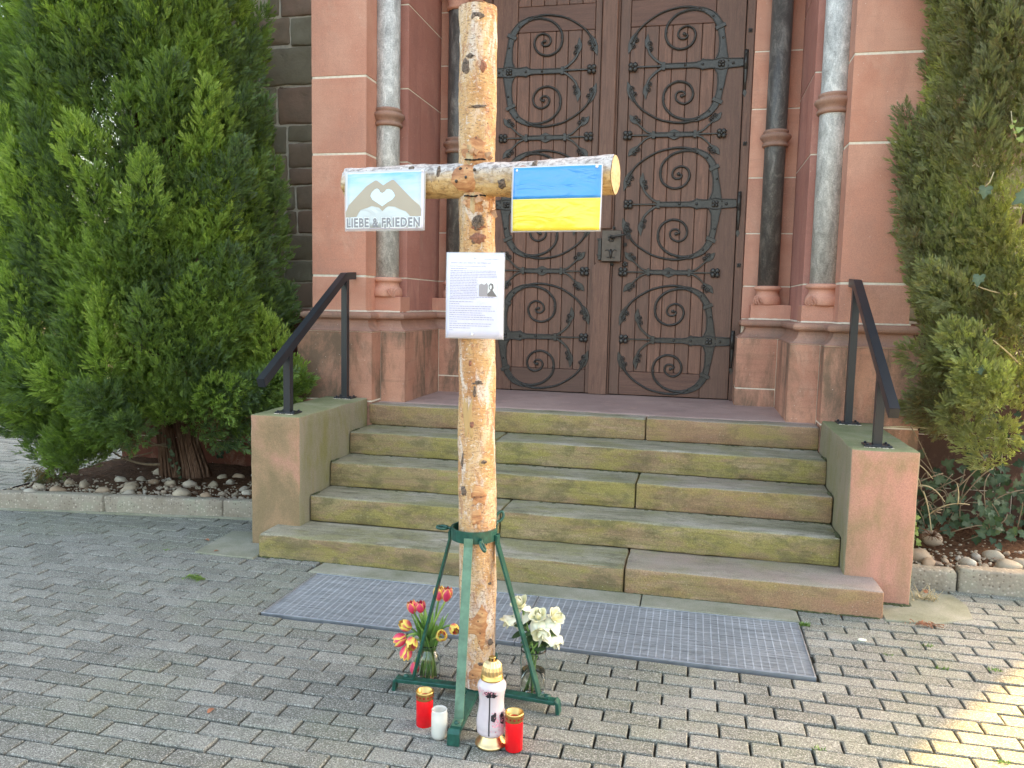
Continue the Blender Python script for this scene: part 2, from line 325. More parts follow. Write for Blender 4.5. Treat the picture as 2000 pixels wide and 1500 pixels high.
def birch_mat():
    t = T("birch_bark", 0.62, spec=0.35)
    t.vec(src='UV'); 
    def uv(su, sv, off=(0, 0, 0)):
        mp = t.n("ShaderNodeMapping"); mp.inputs["Scale"].default_value = (su, sv, 1); mp.inputs["Location"].default_value = off
        t.lk(t._tc.outputs["UV"], mp.inputs["Vector"]); return mp.outputs[0]
    patch = t.noise(1.0, 5, 0.62, uv(9, 2.6), 0.7)
    c = t.ramp(patch, [(0.30, (0.70, 0.56, 0.46)), (0.40, (0.68, 0.475, 0.285)), (0.50, (0.63, 0.375, 0.165)), (0.60, (0.54, 0.275, 0.11)), (0.70, (0.40, 0.18, 0.08))])
    pale = t.noise(1.0, 6, 0.7, uv(16, 5, (3, 1, 0)), 0.8)
    c = t.mix(t.ramp(pale, [(0.53, 0.0), (0.64, 0.8)]), c, (0.76, 0.68, 0.62))
    rd = t.noise(1.0, 6, 0.72, uv(22, 9, (8, 4, 0)), 1.2)
    c = t.mix(t.ramp(rd, [(0.54, 0.0), (0.64, 0.8)]), c, (0.40, 0.17, 0.095))
    low = t.sep(uv(1, 1))[1]
    c = t.mix(t.math('MULTIPLY', t.ramp(low, [(0.35, 0.9), (0.85, 0.0)]), t.ramp(t.noise(1.0, 6, 0.75, uv(30, 14, (1, 9, 0)), 1.0), [(0.50, 0.0), (0.60, 1.0)])), c, (0.34, 0.165, 0.105))
    c = t.mix(t.math('MULTIPLY', t.ramp(low, [(0.30, 0.6), (0.80, 0.0)]), t.ramp(t.noise(1.0, 6, 0.75, uv(26, 11, (4, 2, 0)), 0.8), [(0.48, 0.0), (0.60, 1.0)])), c, (0.70, 0.58, 0.50))
    # horizontal lenticels
    len1 = t.noise(1.0, 2, 0.5, uv(55, 210))
    c = t.mix(t.ramp(len1, [(0.615, 0.0), (0.67, 0.85)]), c, (0.17, 0.10, 0.062))
    len2 = t.noise(1.0, 3, 0.6, uv(24, 330, (2, 7, 0)))
    c = t.mix(t.ramp(len2, [(0.56, 0.0), (0.68, 0.5)]), c, (0.46, 0.30, 0.19))
    fl = t.noise(1.0, 4, 0.7, uv(90, 130, (6, 1, 0)), 0.6)
    c = t.mix(t.ramp(fl, [(0.565, 0.0), (0.62, 0.7)]), c, (0.30, 0.155, 0.085))
    fl2 = t.noise(1.0, 5, 0.75, uv(60, 75, (2, 3, 0)), 0.6)
    c = t.mix(t.ramp(fl2, [(0.565, 0.0), (0.63, 0.65)]), c, (0.78, 0.70, 0.62))
    scar = t.noise(1.0, 5, 0.7, uv(28, 60, (5, 5, 0)), 1.5)
    c = t.mix(t.ramp(scar, [(0.645, 0.0), (0.69, 0.85)]), c, (0.075, 0.05, 0.04))
    t.col(c)
    h = t.math('ADD', t.math('MULTIPLY', patch, 0.8), t.math('SUBTRACT', t.noise(1.0, 5, 0.7, uv(40, 120)), t.math('MULTIPLY', len1, 0.6)))
    h = t.math('ADD', h, t.math('ADD', fl, t.math('MULTIPLY', fl2, .6)))
    t.bump(h, 0.8, 0.005); MAT["birch_bark"] = t.m
    # cross beam bark, golden below; whiter top is partly sky light put into colour
    t = T("birch_bark_white", 0.62, spec=0.35); t.vec(src='UV')
    def uv(su, sv, off=(0, 0, 0)):
        mp = t.n("ShaderNodeMapping"); mp.inputs["Scale"].default_value = (su, sv, 1); mp.inputs["Location"].default_value = off
        t.lk(t._tc.outputs["UV"], mp.inputs["Vector"]); return mp.outputs[0]
    bk = t.n("ShaderNodeAttribute", attribute_name="top_tone")
    pt = t.noise(1.0, 6, 0.7, uv(14, 5), 0.8)
    wmask = t.math('ADD', bk.outputs["Fac"], t.math('MULTIPLY', t.math('SUBTRACT', pt, 0.5), 0.9))
    white = t.ramp(t.noise(1.0, 5, 0.7, uv(60, 40), 0.5), [(0.40, (0.22, 0.19, 0.18)), (0.50, (0.49, 0.44, 0.42)), (0.66, (0.62, 0.57, 0.54))])
    gold = t.ramp(t.noise(1.0, 6, 0.7, uv(60, 28), 0.7), [(0.35, (0.30, 0.17, 0.065)), (0.5, (0.56, 0.36, 0.155)), (0.68, (0.68, 0.50, 0.27))])
    c = t.mix(t.ramp(wmask, [(0.36, 0.0), (0.74, 1.0)]), gold, white)
    len1 = t.noise(1.0, 2, 0.5, uv(70, 170))
    c = t.mix(t.ramp(len1, [(0.62, 0.0), (0.68, 0.7)]), c, (0.13, 0.085, 0.06))
    t.col(c); t.bump(t.math('ADD', pt, t.noise(1.0, 5, 0.7, uv(70, 60))), 0.6, 0.004); MAT["birch_bark_white"] = t.m
    t = T("peeled_wood", 0.6, spec=0.35); v = t.vec()
    n1 = t.noise(14, 6, 0.7, t.vec((1.0, 1, 3)), 0.9)
    c = t.ramp(n1, [(0.3, (0.22, 0.085, 0.04)), (0.48, (0.47, 0.215, 0.095)), (0.66, (0.66, 0.40, 0.19))])
    c = t.mix(t.ramp(t.voro(38, v), [(0.10, 0.9), (0.17, 0.0)]), c, (0.10, 0.05, 0.03))
    t.col(c); t.bump(n1, 0.6, 0.004); MAT["peeled_wood"] = t.m
    t = T("cut_wood", 0.7, spec=0.3); v = t.vec(); n1 = t.noise(30, 5, 0.7, v, 0.4)
    t.col(t.ramp(n1, [(0.36, (0.36, 0.235, 0.12)), (0.5, (0.50, 0.36, 0.20)), (0.64, (0.58, 0.43, 0.26))])); t.bump(n1, 0.3, 0.002); MAT["cut_wood"] = t.m
    simple("knot_dark", (0.15, 0.108, 0.082), 0.85, 0, 0.85, 130, 0.006, bs=0.8)
    simple("knot_red", (0.27, 0.115, 0.07), 0.75, 0, 0.5, 90, 0.004, bs=0.7)
    simple("bark_curl", (0.50, 0.29, 0.165), 0.6, 0, 0.3, 60, 0.002, bs=0.3)
    t = T("conifer_bark", 0.95, spec=0.15); v = t.vec((30, 30, 2.6)); n1 = t.noise(1.6, 6, 0.7, v, 0.6)
    t.col(t.ramp(n1, [(0.3, (0.040, 0.023, 0.016)), (0.5, (0.125, 0.070, 0.047)), (0.7, (0.24, 0.155, 0.11))])); t.bump(n1, 1.0, 0.015); MAT["conifer_bark"] = t.m
birch_mat()

def foliage_mat(name, stops, trans=0.25):
    t = T(name, 0.55, spec=0.3)
    at = t.n("ShaderNodeAttribute", attribute_name="tint")
    c = t.ramp(at.outputs["Fac"], stops); t.col(c)
    tr = t.n("ShaderNodeBsdfTranslucent"); t.lk(t.mix(1.0, c, (1.6, 1.9, 0.7), 'MULTIPLY'), tr.inputs[0])
    mx = t.n("ShaderNodeMixShader"); mx.inputs[0].default_value = trans
    t.lk(t.b.outputs[0], mx.inputs[1]); t.lk(tr.outputs[0], mx.inputs[2])
    t.lk(mx.outputs[0], t.nt.nodes["Material Output"].inputs[0]); MAT[name] = t.m
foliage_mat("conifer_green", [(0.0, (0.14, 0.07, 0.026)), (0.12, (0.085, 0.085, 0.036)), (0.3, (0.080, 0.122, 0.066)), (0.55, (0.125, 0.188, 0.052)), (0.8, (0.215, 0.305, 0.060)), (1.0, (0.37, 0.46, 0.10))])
foliage_mat("conifer_olive", [(0.0, (0.19, 0.11, 0.05)), (0.15, (0.15, 0.125, 0.065)), (0.4, (0.195, 0.20, 0.105)), (0.7, (0.285, 0.305, 0.115)), (1.0, (0.47, 0.49, 0.15))], 0.3)
foliage_mat("ivy_green", [(0.0, (0.022, 0.045, 0.024)), (0.4, (0.045, 0.075, 0.036)), (0.75, (0.115, 0.15, 0.095)), (1.0, (0.27, 0.33, 0.09))], 0.15)
foliage_mat("rose_leaf", [(0.0, (0.018, 0.045, 0.022)), (1.0, (0.075, 0.125, 0.05))], 0.1)
foliage_mat("tulip_leaf", [(0.0, (0.105, 0.215, 0.062)), (1.0, (0.25, 0.39, 0.14))], 0.3)

def petal_mat():
    t = T("tulip_petal", 0.45, spec=0.35)
    at = t.n("ShaderNodeAttribute", attribute_name="tint"); f = at.outputs["Fac"]
    n1 = t.noise(70, 4, 0.6, t.vec())
    c = t.ramp(t.math('ADD', f, t.math('MULTIPLY', t.math('SUBTRACT', n1, 0.5), 0.35)), [(0.22, (0.66, 0.045, 0.125)), (0.45, (0.74, 0.12, 0.14)), (0.62, (0.84, 0.46, 0.10)), (0.80, (0.86, 0.66, 0.14))])
    t.col(c); MAT["tulip_petal"] = t.m
    t = T("rose_petal", 0.5, spec=0.3)
    at = t.n("ShaderNodeAttribute", attribute_name="tint")
    t.col(t.ramp(at.outputs["Fac"], [(0.0, (0.52, 0.48, 0.18)), (0.5, (0.70, 0.67, 0.42)), (1.0, (0.76, 0.755, 0.62))])); MAT["rose_petal"] = t.m
petal_mat()

def glass_mat():
    t = T("glass", 0.02, 0.0); t.col((0.96, 0.98, 0.97)); t.b.inputs["Transmission Weight"].default_value = 1.0; t.b.inputs["IOR"].default_value = 1.45; MAT["glass"] = t.m
    t = T("water", 0.0, 0.0); t.col((0.90, 0.95, 0.86)); t.b.inputs["Transmission Weight"].default_value = 1.0; t.b.inputs["IOR"].default_value = 1.2; MAT["water"] = t.m
    t = T("milky_glass", 0.28, 0.0); t.col((0.80, 0.79, 0.76)); t.b.inputs["Alpha"].default_value = 0.5; MAT["milky_glass"] = t.m
    t = T("lantern_glass", 0.16, 0.0)
    pos = t.sep(t.vec(src='Object')); n1 = t.noise(25, 4, 0.6)
    c = t.mix(t.ramp(n1, [(0.35, 0.0), (0.7, 0.5)]), (0.66, 0.56, 0.60), (0.76, 0.70, 0.72)); t.col(c)
    t.b.inputs["Transmission Weight"].default_value = 0.18; MAT["lantern_glass"] = t.m
    t = T("laminate", 0.12, 0.0, 0.6); t.col((0.80, 0.80, 0.81)); t.b.inputs["Alpha"].default_value = 0.38; MAT["laminate"] = t.m
glass_mat()

def print_mats():
    # printed, laminated sheets
    def lam(name, colfn, rough=0.17):
        t = T(name, rough, spec=0.55); t.vec(src='UV')
        c = colfn(t); t.col(c)
        w = t.noise(1.9, 3, 0.5, t.vec((1, 0.9, 1), src='UV'), 1.2); t.bump(w, 0.30, 0.02)
        MAT[name] = t.m
    lam("blue_field", lambda t: (0.060, 0.305, 0.74))
    lam("yellow_field", lambda t: (0.84, 0.665, 0.060))
    lam("paper_white", lambda t: (0.70, 0.69, 0.86))
    lam("photo_sky", lambda t: t.mix(t.ramp(t.noise(2.2, 5, 0.6, t.vec((1, 3, 1), src='UV'), 0.4), [(0.35, 0.0), (0.7, 0.75)]),
        t.ramp(t.sep(t._tc.outputs["UV"])[1], [(0.0, (0.46, 0.50, 0.54)), (0.45, (0.54, 0.60, 0.64)), (0.7, (0.40, 0.60, 0.80)), (1.0, (0.22, 0.50, 0.82))]), (0.60, 0.66, 0.70)))
print_mats()

# ------------------------------------------------------------------ geometry helpers
LOC = {}      # world location of every thing's base (things are never rotated at the root)

class MB:
    """Collects vertices and faces; build() links ONE mesh object."""
    def __init__(s): s.v = []; s.f = []; s.sm = []; s.n = 0; s.uv = None; s.attr = {}
    def add(s, verts, faces, smooth=False):
        o = s.n
        s.v.extend([tuple(p) for p in verts]); s.n += len(verts)
        for f in faces: s.f.append(tuple(i + o for i in f)); s.sm.append(smooth)
        return s
    def box(s, x0, x1, y0, y1, z0, z1, c=0.0):
        if c <= 0:
            v = [(x0, y0, z0), (x1, y0, z0), (x1, y1, z0), (x0, y1, z0), (x0, y0, z1), (x1, y0, z1), (x1, y1, z1), (x0, y1, z1)]
            return s.add(v, [(0, 3, 2, 1), (4, 5, 6, 7), (0, 1, 5, 4), (1, 2, 6, 5), (2, 3, 7, 6), (3, 0, 4, 7)])
        X, Y, Z = (x0, x1), (y0, y1), (z0, z1); v = []; idx = {}
        for i in (0, 1):
            for j in (0, 1):
                for k in (0, 1):
                    sx, sy, sz = (c, -c)[i], (c, -c)[j], (c, -c)[k]
                    for a, p in (('x', (X[i], Y[j] + sy, Z[k] + sz)), ('y', (X[i] + sx, Y[j], Z[k] + sz)), ('z', (X[i] + sx, Y[j] + sy, Z[k]))):
                        idx[(i, j, k, a)] = len(v); v.append(p)
        q = lambda *t: tuple(idx[x] for x in t)
        f = []
        for i in (0, 1):
            r = [(i, 0, 0, 'x'), (i, 1, 0, 'x'), (i, 1, 1, 'x'), (i, 0, 1, 'x')]; f.append(q(*(r if i else r[::-1])))
            r = [(0, i, 0, 'y'), (0, i, 1, 'y'), (1, i, 1, 'y'), (1, i, 0, 'y')]; f.append(q(*(r if i else r[::-1])))
            r = [(0, 0, i, 'z'), (1, 0, i, 'z'), (1, 1, i, 'z'), (0, 1, i, 'z')]; f.append(q(*(r if i else r[::-1])))
        for i in (0, 1):
            for j in (0, 1):
                r = [(i, j, 0, 'x'), (i, j, 0, 'y'), (i, j, 1, 'y'), (i, j, 1, 'x')]; f.append(q(*(r if (i + j) % 2 == 0 else r[::-1])))
                r = [(i, 0, j, 'z'), (i, 0, j, 'x'), (i, 1, j, 'x'), (i, 1, j, 'z')]; f.append(q(*(r if (i + j) % 2 == 0 else r[::-1])))
                r = [(0, i, j, 'y'), (0, i, j, 'z'), (1, i, j, 'z'), (1, i, j, 'y')]; f.append(q(*(r if (i + j) % 2 == 0 else r[::-1])))
                for k in (0, 1):
                    r = [(i, j, k, 'x'), (i, j, k, 'y'), (i, j, k, 'z')]; f.append(q(*(r if (i + j + k) % 2 else r[::-1])))
        return s.add(v, f)
    def tube(s, pts, r, n=8, cap=True, flat=None, smooth=True):
        pts = [Vector(p) for p in pts]; N = len(pts)
        rs = [r] * N if not hasattr(r, '__len__') else list(r)
        t0 = (pts[1] - pts[0]).normalized()
        up = Vector((0, 0, 1)) if abs(t0.z) < 0.9 else Vector((0, 1, 0))
        nrm = (up - t0 * up.dot(t0)).normalized(); V = []
        for i in range(N):
            t = (pts[min(i + 1, N - 1)] - pts[max(i - 1, 0)])
            t = t.normalized() if t.length > 1e-9 else t0
            nrm = (nrm - t * nrm.dot(t))
            nrm = nrm.normalized() if nrm.length > 1e-6 else t.orthogonal().normalized()
            b = t.cross(nrm)
            for k in range(n):
                a = 2 * math.pi * k / n
                V.append(pts[i] + (nrm * math.cos(a) + b * math.sin(a)) * rs[i])
        F = [(i * n + k, i * n + (k + 1) % n, (i + 1) * n + (k + 1) % n, (i + 1) * n + k) for i in range(N - 1) for k in range(n)]
        if cap: F += [tuple(range(n))[::-1], tuple(range((N - 1) * n, N * n))]
        return s.add(V, F, smooth)
    def strip(s, pts, w, t, nrm):
        """flat bar: rectangular section w wide (across), t thick along nrm; w may vary along the path"""
        pts = [Vector(p) for p in pts]; N = len(pts); nrm = Vector(nrm).normalized(); V = []
        ws = [w] * N if not hasattr(w, '__len__') else list(w)
        for i in range(N):
            tg = (pts[min(i + 1, N - 1)] - pts[max(i - 1, 0)]).normalized(); sd = tg.cross(nrm).normalized()
            n2 = sd.cross(tg).normalized()
            h = ws[i] / 2; e = min(0.0025, h * 0.4)
            V += [pts[i] - sd * h - n2 * t / 2, pts[i] - sd * h + n2 * (t / 2 - e), pts[i] - sd * (h - e) + n2 * t / 2,
                  pts[i] + sd * (h - e) + n2 * t / 2, pts[i] + sd * h + n2 * (t / 2 - e), pts[i] + sd * h - n2 * t / 2]
        F = [(i * 6 + k, i * 6 + (k + 1) % 6, (i + 1) * 6 + (k + 1) % 6, (i + 1) * 6 + k) for i in range(N - 1) for k in range(6)]
        F += [tuple(range(6))[::-1], tuple(range((N - 1) * 6, N * 6))]
        return s.add(V, F)
    def lathe(s, prof, c=(0, 0, 0), n=24, smooth=True, cap=True, flute=None):
        V = []
        for (r, z) in prof:
            for k in range(n):
                a = 2 * math.pi * k / n
                rr = r * (1 + (flute(z, k) if flute else 0))
                V.append((c[0] + rr * math.cos(a), c[1] + rr * math.sin(a), c[2] + z))
        N = len(prof)
        F = [(i * n + k, i * n + (k + 1) % n, (i + 1) * n + (k + 1) % n, (i + 1) * n + k) for i in range(N - 1) for k in range(n)]
        if cap:
            if prof[0][0] > 1e-5: F.append(tuple(range(n))[::-1])
            if prof[-1][0] > 1e-5: F.append(tuple(range((N - 1) * n, N * n)))
        return s.add(V, F, smooth)
    def prism(s, poly, z0, z1, c=0.004):
        """plan polygon extruded in z with chamfered top and bottom edges"""
        P = [Vector((x, y)) for x, y in poly]
        if sum(P[i].x * P[(i + 1) % len(P)].y - P[(i + 1) % len(P)].x * P[i].y for i in range(len(P))) < 0: P = P[::-1]
        n = len(P)
        def inset(d):
            out = []
            for i in range(n):
                a, b, e = P[i - 1], P[i], P[(i + 1) % n]
                d1 = (b - a).normalized(); d2 = (e - b).normalized()
                n1 = Vector((-d1.y, d1.x)); n2 = Vector((-d2.y, d2.x))
                k = n1 + n2; out.append(b + k * (d / max(0.2, 1 + n1.dot(n2))))
            return out
        I = inset(c); V = []
        for pts, z in ((I, z0), (P, z0 + c), (P, z1 - c), (I, z1)): V += [(p.x, p.y, z) for p in pts]
        F = [(i * n + k, i * n + (k + 1) % n, (i + 1) * n + (k + 1) % n, (i + 1) * n + k) for i in range(3) for k in range(n)]
        F += [tuple(range(n))[::-1], tuple(range(3 * n, 4 * n))]
        return s.add(V, F)
    def ball(s, c, r, n=10, m=6, sq=(1, 1, 1), half=False):
        V = []; F = []
        for i in range(m + 1):
            ph = math.pi * i / m
            for k in range(n):
                a = 2 * math.pi * k / n
                V.append((c[0] + r * sq[0] * math.sin(ph) * math.cos(a), c[1] + r * sq[1] * math.sin(ph) * math.sin(a), c[2] + r * sq[2] * math.cos(ph)))
        for i in range(m):
            for k in range(n): F.append((i * n + k, (i + 1) * n + k, (i + 1) * n + (k + 1) % n, i * n + (k + 1) % n))
        return s.add(V, F, True)
    def poly(s, pts3, flip=False):
        return s.add(pts3, [tuple(range(len(pts3)))[::-1] if flip else tuple(range(len(pts3)))])
    def build(s, name, mat, parent=None, label=None):
        return mkobj(name, meshdata(name, s.v, s.f, s.sm, LOC.get(parent.name, (0, 0, 0)) if parent else (0, 0, 0), s.uv, s.attr, mat), parent, label)

def meshdata(name, v, f, sm, shift, uv, attr, mat):
    me = bpy.data.meshes.new(name)
    if shift != (0, 0, 0): v = [(p[0] - shift[0], p[1] - shift[1], p[2] - shift[2]) for p in v]
    me.from_pydata(v, [], f)
    if any(sm): me.polygons.foreach_set("use_smooth", sm)
    if uv is not None:
        l = me.uv_layers.new(name="UVMap"); vi = np.empty(len(me.loops), dtype=np.int32); me.loops.foreach_get("vertex_index", vi)
        l.data.foreach_set("uv", np.asarray(uv, dtype=np.float32)[vi].ravel())
    for k, a in attr.items():
        at = me.attributes.new(k, 'FLOAT', 'POINT'); at.data.foreach_set("value", np.asarray(a, dtype=np.float32))
    if mat is not None: me.materials.append(MAT[mat])
    me.update(); return me

PW = {}     # world offset of each object's local origin
def mkobj(name, me, parent=None, label=None):
    o = bpy.data.objects.new(name, me); COL.objects.link(o)
    if parent is not None: o.parent = parent; LOC[o.name] = LOC.get(parent.name, (0, 0, 0))
    else: LOC[o.name] = (0, 0, 0)
    if label: o["label"] = label
    return o
def thing(name, label, cat, loc=(0, 0, 0), group=None):
    o = bpy.data.objects.new(name, None); o.empty_display_size = 0.05; COL.objects.link(o); o.location = loc
    LOC[o.name] = tuple(loc); o["label"] = label; o["category"] = cat
    if group: o["group"] = group
    return o
def tag(o, label, cat, group=None):
    o["label"] = label; o["category"] = cat
    if group: o["group"] = group
    return o
def struct(o): o["kind"] = "structure"; return o
def stuff(o): o["kind"] = "stuff"; return o
def inst(name, me, parent, loc, rot=None, scale=None, label=None):
    """an object sharing mesh data, placed at a world position under its parent"""
    o = bpy.data.objects.new(name, me); COL.objects.link(o)
    b = LOC.get(parent.name, (0, 0, 0)) if parent else (0, 0, 0)
    if parent is not None: o.parent = parent
    o.location = (loc[0] - b[0], loc[1] - b[1], loc[2] - b[2])
    if rot is not None: o.rotation_euler = rot
    if scale is not None: o.scale = scale
    if label: o["label"] = label
    LOC[o.name] = tuple(loc)
    return o

def worn_block(x0, x1, y0, y1, z0, z1, step=0.06, r=0.008, amp=0.003, seed=0, freq=5.0, flatbottom=True):
    """stone block: subdivided box with rounded, slightly uneven edges; returns verts, faces"""
    dims = (x1 - x0, y1 - y0, z1 - z0); lo = (x0, y0, z0)
    ns = [max(2, min(60, int(round(d / step)))) for d in dims]
    def ticks(d, n):
        r2 = min(r, d * 0.3)
        return [0, r2 * 0.35, r2] + [r2 + (d - 2 * r2) * i / n for i in range(1, n)] + [d - r2, d - r2 * 0.35, d]
    TK = [ticks(d, n) for d, n in zip(dims, ns)]
    V = []; F = []; key = {}
    def vid(i, j, k):
        q = (i, j, k)
        if q in key: return key[q]
        p = [TK[0][i], TK[1][j], TK[2][k]]
        inner = [min(max(c, min(r, d * .3)), d - min(r, d * .3)) for c, d in zip(p, dims)]
        dv = Vector([a - b for a, b in zip(p, inner)])
        if dv.length > 1e-9:
            rr = min(r, min(dims) * 0.3); nz = [abs(c) > 1e-9 for c in dv]
            if sum(nz) > 1: dv = dv.normalized() * min(rr, dv.length)
        w = Vector([lo[a] + inner[a] + dv[a] for a in range(3)])
        q2 = w * freq + Vector((seed * 7.3, seed * 3.1, seed * 1.7))
        nv = mnoise.noise_vector(q2) * amp + mnoise.noise_vector(q2 * 3.7) * (amp * 0.5)
        e = Vector((1 if i in (0, len(TK[0]) - 1) else .3, 1 if j in (0, len(TK[1]) - 1) else .3, 1 if k in (0, len(TK[2]) - 1) else .3))
        w += Vector((nv.x * e.x, nv.y * e.y, nv.z * e.z))
        if sum(abs(c) > 1e-9 for c in dv) > 1:   # chipped arrises
            w -= dv * (0.9 * max(0.0, mnoise.noise(q2 * 2.3)))
        key[q] = len(V); V.append(w); return key[q]
    nx, ny, nz = len(TK[0]) - 1, len(TK[1]) - 1, len(TK[2]) - 1
    for i in range(nx):
        for j in range(ny):
            F.append((vid(i, j, 0), vid(i, j + 1, 0), vid(i + 1, j + 1, 0), vid(i + 1, j, 0)))
            F.append((vid(i, j, nz), vid(i + 1, j, nz), vid(i + 1, j + 1, nz), vid(i, j + 1, nz)))
    for i in range(nx):
        for k in range(nz):
            F.append((vid(i, 0, k), vid(i + 1, 0, k), vid(i + 1, 0, k + 1), vid(i, 0, k + 1)))
            F.append((vid(i, ny, k), vid(i, ny, k + 1), vid(i + 1, ny, k + 1), vid(i + 1, ny, k)))
    for j in range(ny):
        for k in range(nz):
            F.append((vid(0, j, k), vid(0, j, k + 1), vid(0, j + 1, k + 1), vid(0, j + 1, k)))
            F.append((vid(nx, j, k), vid(nx, j + 1, k), vid(nx, j + 1, k + 1), vid(nx, j, k + 1)))
    return V, F

# ================================================================== SETTING
# grating pit cut out of the ground
GX0, GX1, GY0, GY1 = 0.297, 2.766, -0.743, -0.173
gb = MB(); R_ = 1500.0; zg = -0.016
for (a, b, c, d) in ((-R_, R_, -R_, GY0), (-R_, GX0, GY0, GY1), (GX1, R_, GY0, GY1), (-R_, R_, GY1, R_)):
    gb.poly([(a, c, zg), (b, c, zg), (b, d, zg), (a, d, zg)])
for (x0_, y0_, x1_, y1_) in ((GX0, GY0, GX1, GY0), (GX1, GY0, GX1, GY1), (GX1, GY1, GX0, GY1), (GX0, GY1, GX0, GY0)):
    gb.poly([(x0_, y0_, zg), (x1_, y1_, zg), (x1_, y1_, -0.09), (x0_, y0_, -0.09)])
gb.poly([(GX0, GY0, -0.09), (GX1, GY0, -0.09), (GX1, GY1, -0.09), (GX0, GY1, -0.09)])
ground = struct(gb.build("pavement", "joint_dirt"))

# kerb line of the left bed and of the right bed (front faces)
def kerb_left_y(x): return 0.399 + (x + 2.332) * (0.670 - 0.399) / (2.332 - 0.639)
def kerb_right_y(x): return 0.50 + (x - 3.34) * 0.02

PL, PWD = 0.2040, 0.0885     # paver pitch
def blocked(x0, x1, y0, y1):
    """returns list of x-intervals left of a paver after cutting out the steps, gratings, strips and beds"""
    segs = [(x0, x1)]
    def cut(a, b):
        out = []
        for (p, q) in segs:
            if b <= p or a >= q: out.append((p, q)); continue
            if p < a - 0.02: out.append((p, a))
            if q > b + 0.02: out.append((b, q))
        return out
    ym = (y0 + y1) / 2
    if -0.012 < ym < 2.6: segs = cut(-0.156, 3.174)
    if 0.205 < ym < 3: segs = cut(-0.322, 3.345)
    if GY0 - 0.03 < ym < GY1 + 0.01: segs = cut(GX0 - 0.006, GX1 + 0.006)
    if GY1 - 0.01 < ym < -0.012: segs = cut(0.236, 2.778)
    res = []
    for (p, q) in segs:
        xm = (p + q) / 2
        if xm < -0.3 and -2.42 < xm and ym > kerb_left_y(xm) + 0.05 and ym < 1.9: continue
        if xm > 3.3 and ym > kerb_right_y(xm) + 0.05: continue
        if xm > -0.6 and ym > 0.70: continue
        if q - p > 0.03: res.append((p, q))
    return res
pav = []
row = 0
y = -0.769 - PWD * 40
while y < 9.0:
    odd = int(round((y + 0.769) / PWD)) % 2
    xs0 = 0.531 + (0.0 if odd == 0 else PL * 0.5)
    lim = (-7.5, 7.5) if y < 0.5 else (-9.0, -0.5)
    k0 = int((lim[0] - xs0) / PL); k1 = int((lim[1] - xs0) / PL)
    if y > 2.2:
        k0 = int((-9.0 - xs0) / PL); k1 = int((-2.6 - xs0) / PL)
    jr = rng.normal(0, 0.006)
    for k in range(k0, k1):
        a = xs0 + k * PL + jr
        for (p, q) in blocked(a, a + PL, y, y + PWD):
            pav.append((p + 0.0042, q - 0.0042, y + 0.0040, y + PWD - 0.0040))
    y += PWD
def in_view(x, y):
    d = Vector((x, y, 0)) - cam.matrix_world.translation
    z = d.dot(cf)
    if z < 0.3: return None
    u = 1000 + 1560.35 * d.dot(cr_) / z; v = 750 - 1560.35 * d.dot(cu) / z
    return (u, v, z) if -60 < u < 2060 and -60 < v < 1560 else None
scored = []
for i, (a, b, c, d) in enumerate(pav):
    iv = in_view((a + b) / 2, (c + d) / 2)
    scored.append((iv[2] if iv and (b - a) > 0.06 else 1e9, i))
near = set(i for s_, i in sorted(scored)[:300] if s_ < 1e8)
def paver_mesh(w, d, seed):
    """a concrete paver: worn top with a soft edge, real depth"""
    rs = random.Random(seed); V = []; F = []
    e = 0.004; zt = 0.0
    tk = lambda L: [0, e, L * .33, L * .66, L - e, L]
    X, Y = tk(w), tk(d)
    for j, yy in enumerate(Y):
        for i, xx in enumerate(X):
            ed = (i in (0, 5)) or (j in (0, 5))
            z = (-0.0035 if ed else 0.0) + rs.uniform(-.0005, .0005)
            V.append((xx - w / 2 + rs.uniform(-.0008, .0008), yy - d / 2 + rs.uniform(-.0008, .0008), z))
    for j in range(5):
        for i in range(5): F.append((j * 6 + i, j * 6 + i + 1, (j + 1) * 6 + i + 1, (j + 1) * 6 + i))
    ring = [i for i in range(6)] + [j * 6 + 5 for j in range(1, 6)] + [30 + i for i in range(4, -1, -1)] + [j * 6 for j in range(4, 0, -1)]
    base = len(V)
    for r_ in ring: V.append((V[r_][0], V[r_][1], -0.03))
    n_ = len(ring)
    for q in range(n_): F.append((ring[q], base + q, base + (q + 1) % n_, ring[(q + 1) % n_]))
    return meshdata("paver", V, F, [False] * len(F), (0, 0, 0), None, {}, "paver")
cache = {}
rest = MB(); tone = []
for i, (a, b, c, d) in enumerate(pav):
    w_, d_ = b - a, d - c; cx_, cy_ = (a + b) / 2, (c + d) / 2
    tz = rng.normal(0, 0.0018)
    if i in near:
        kk = (round(w_, 3), int(rng.integers(0, 6)))
        if kk not in cache: cache[kk] = paver_mesh(w_, d_, hash(kk) % 1000)
        inst("paver", cache[kk], ground, (cx_, cy_, tz), (rng.normal(0, .006), rng.normal(0, .004), rng.normal(0, .004)))
    else:
        n0 = rest.n; rest.box(a, b, c, d, -0.03, tz, 0.0035); tone += [float(rng.random())] * (rest.n - n0)
rest.attr = {"tone": tone}
stuff(rest.build("paver_field", "paver", ground))

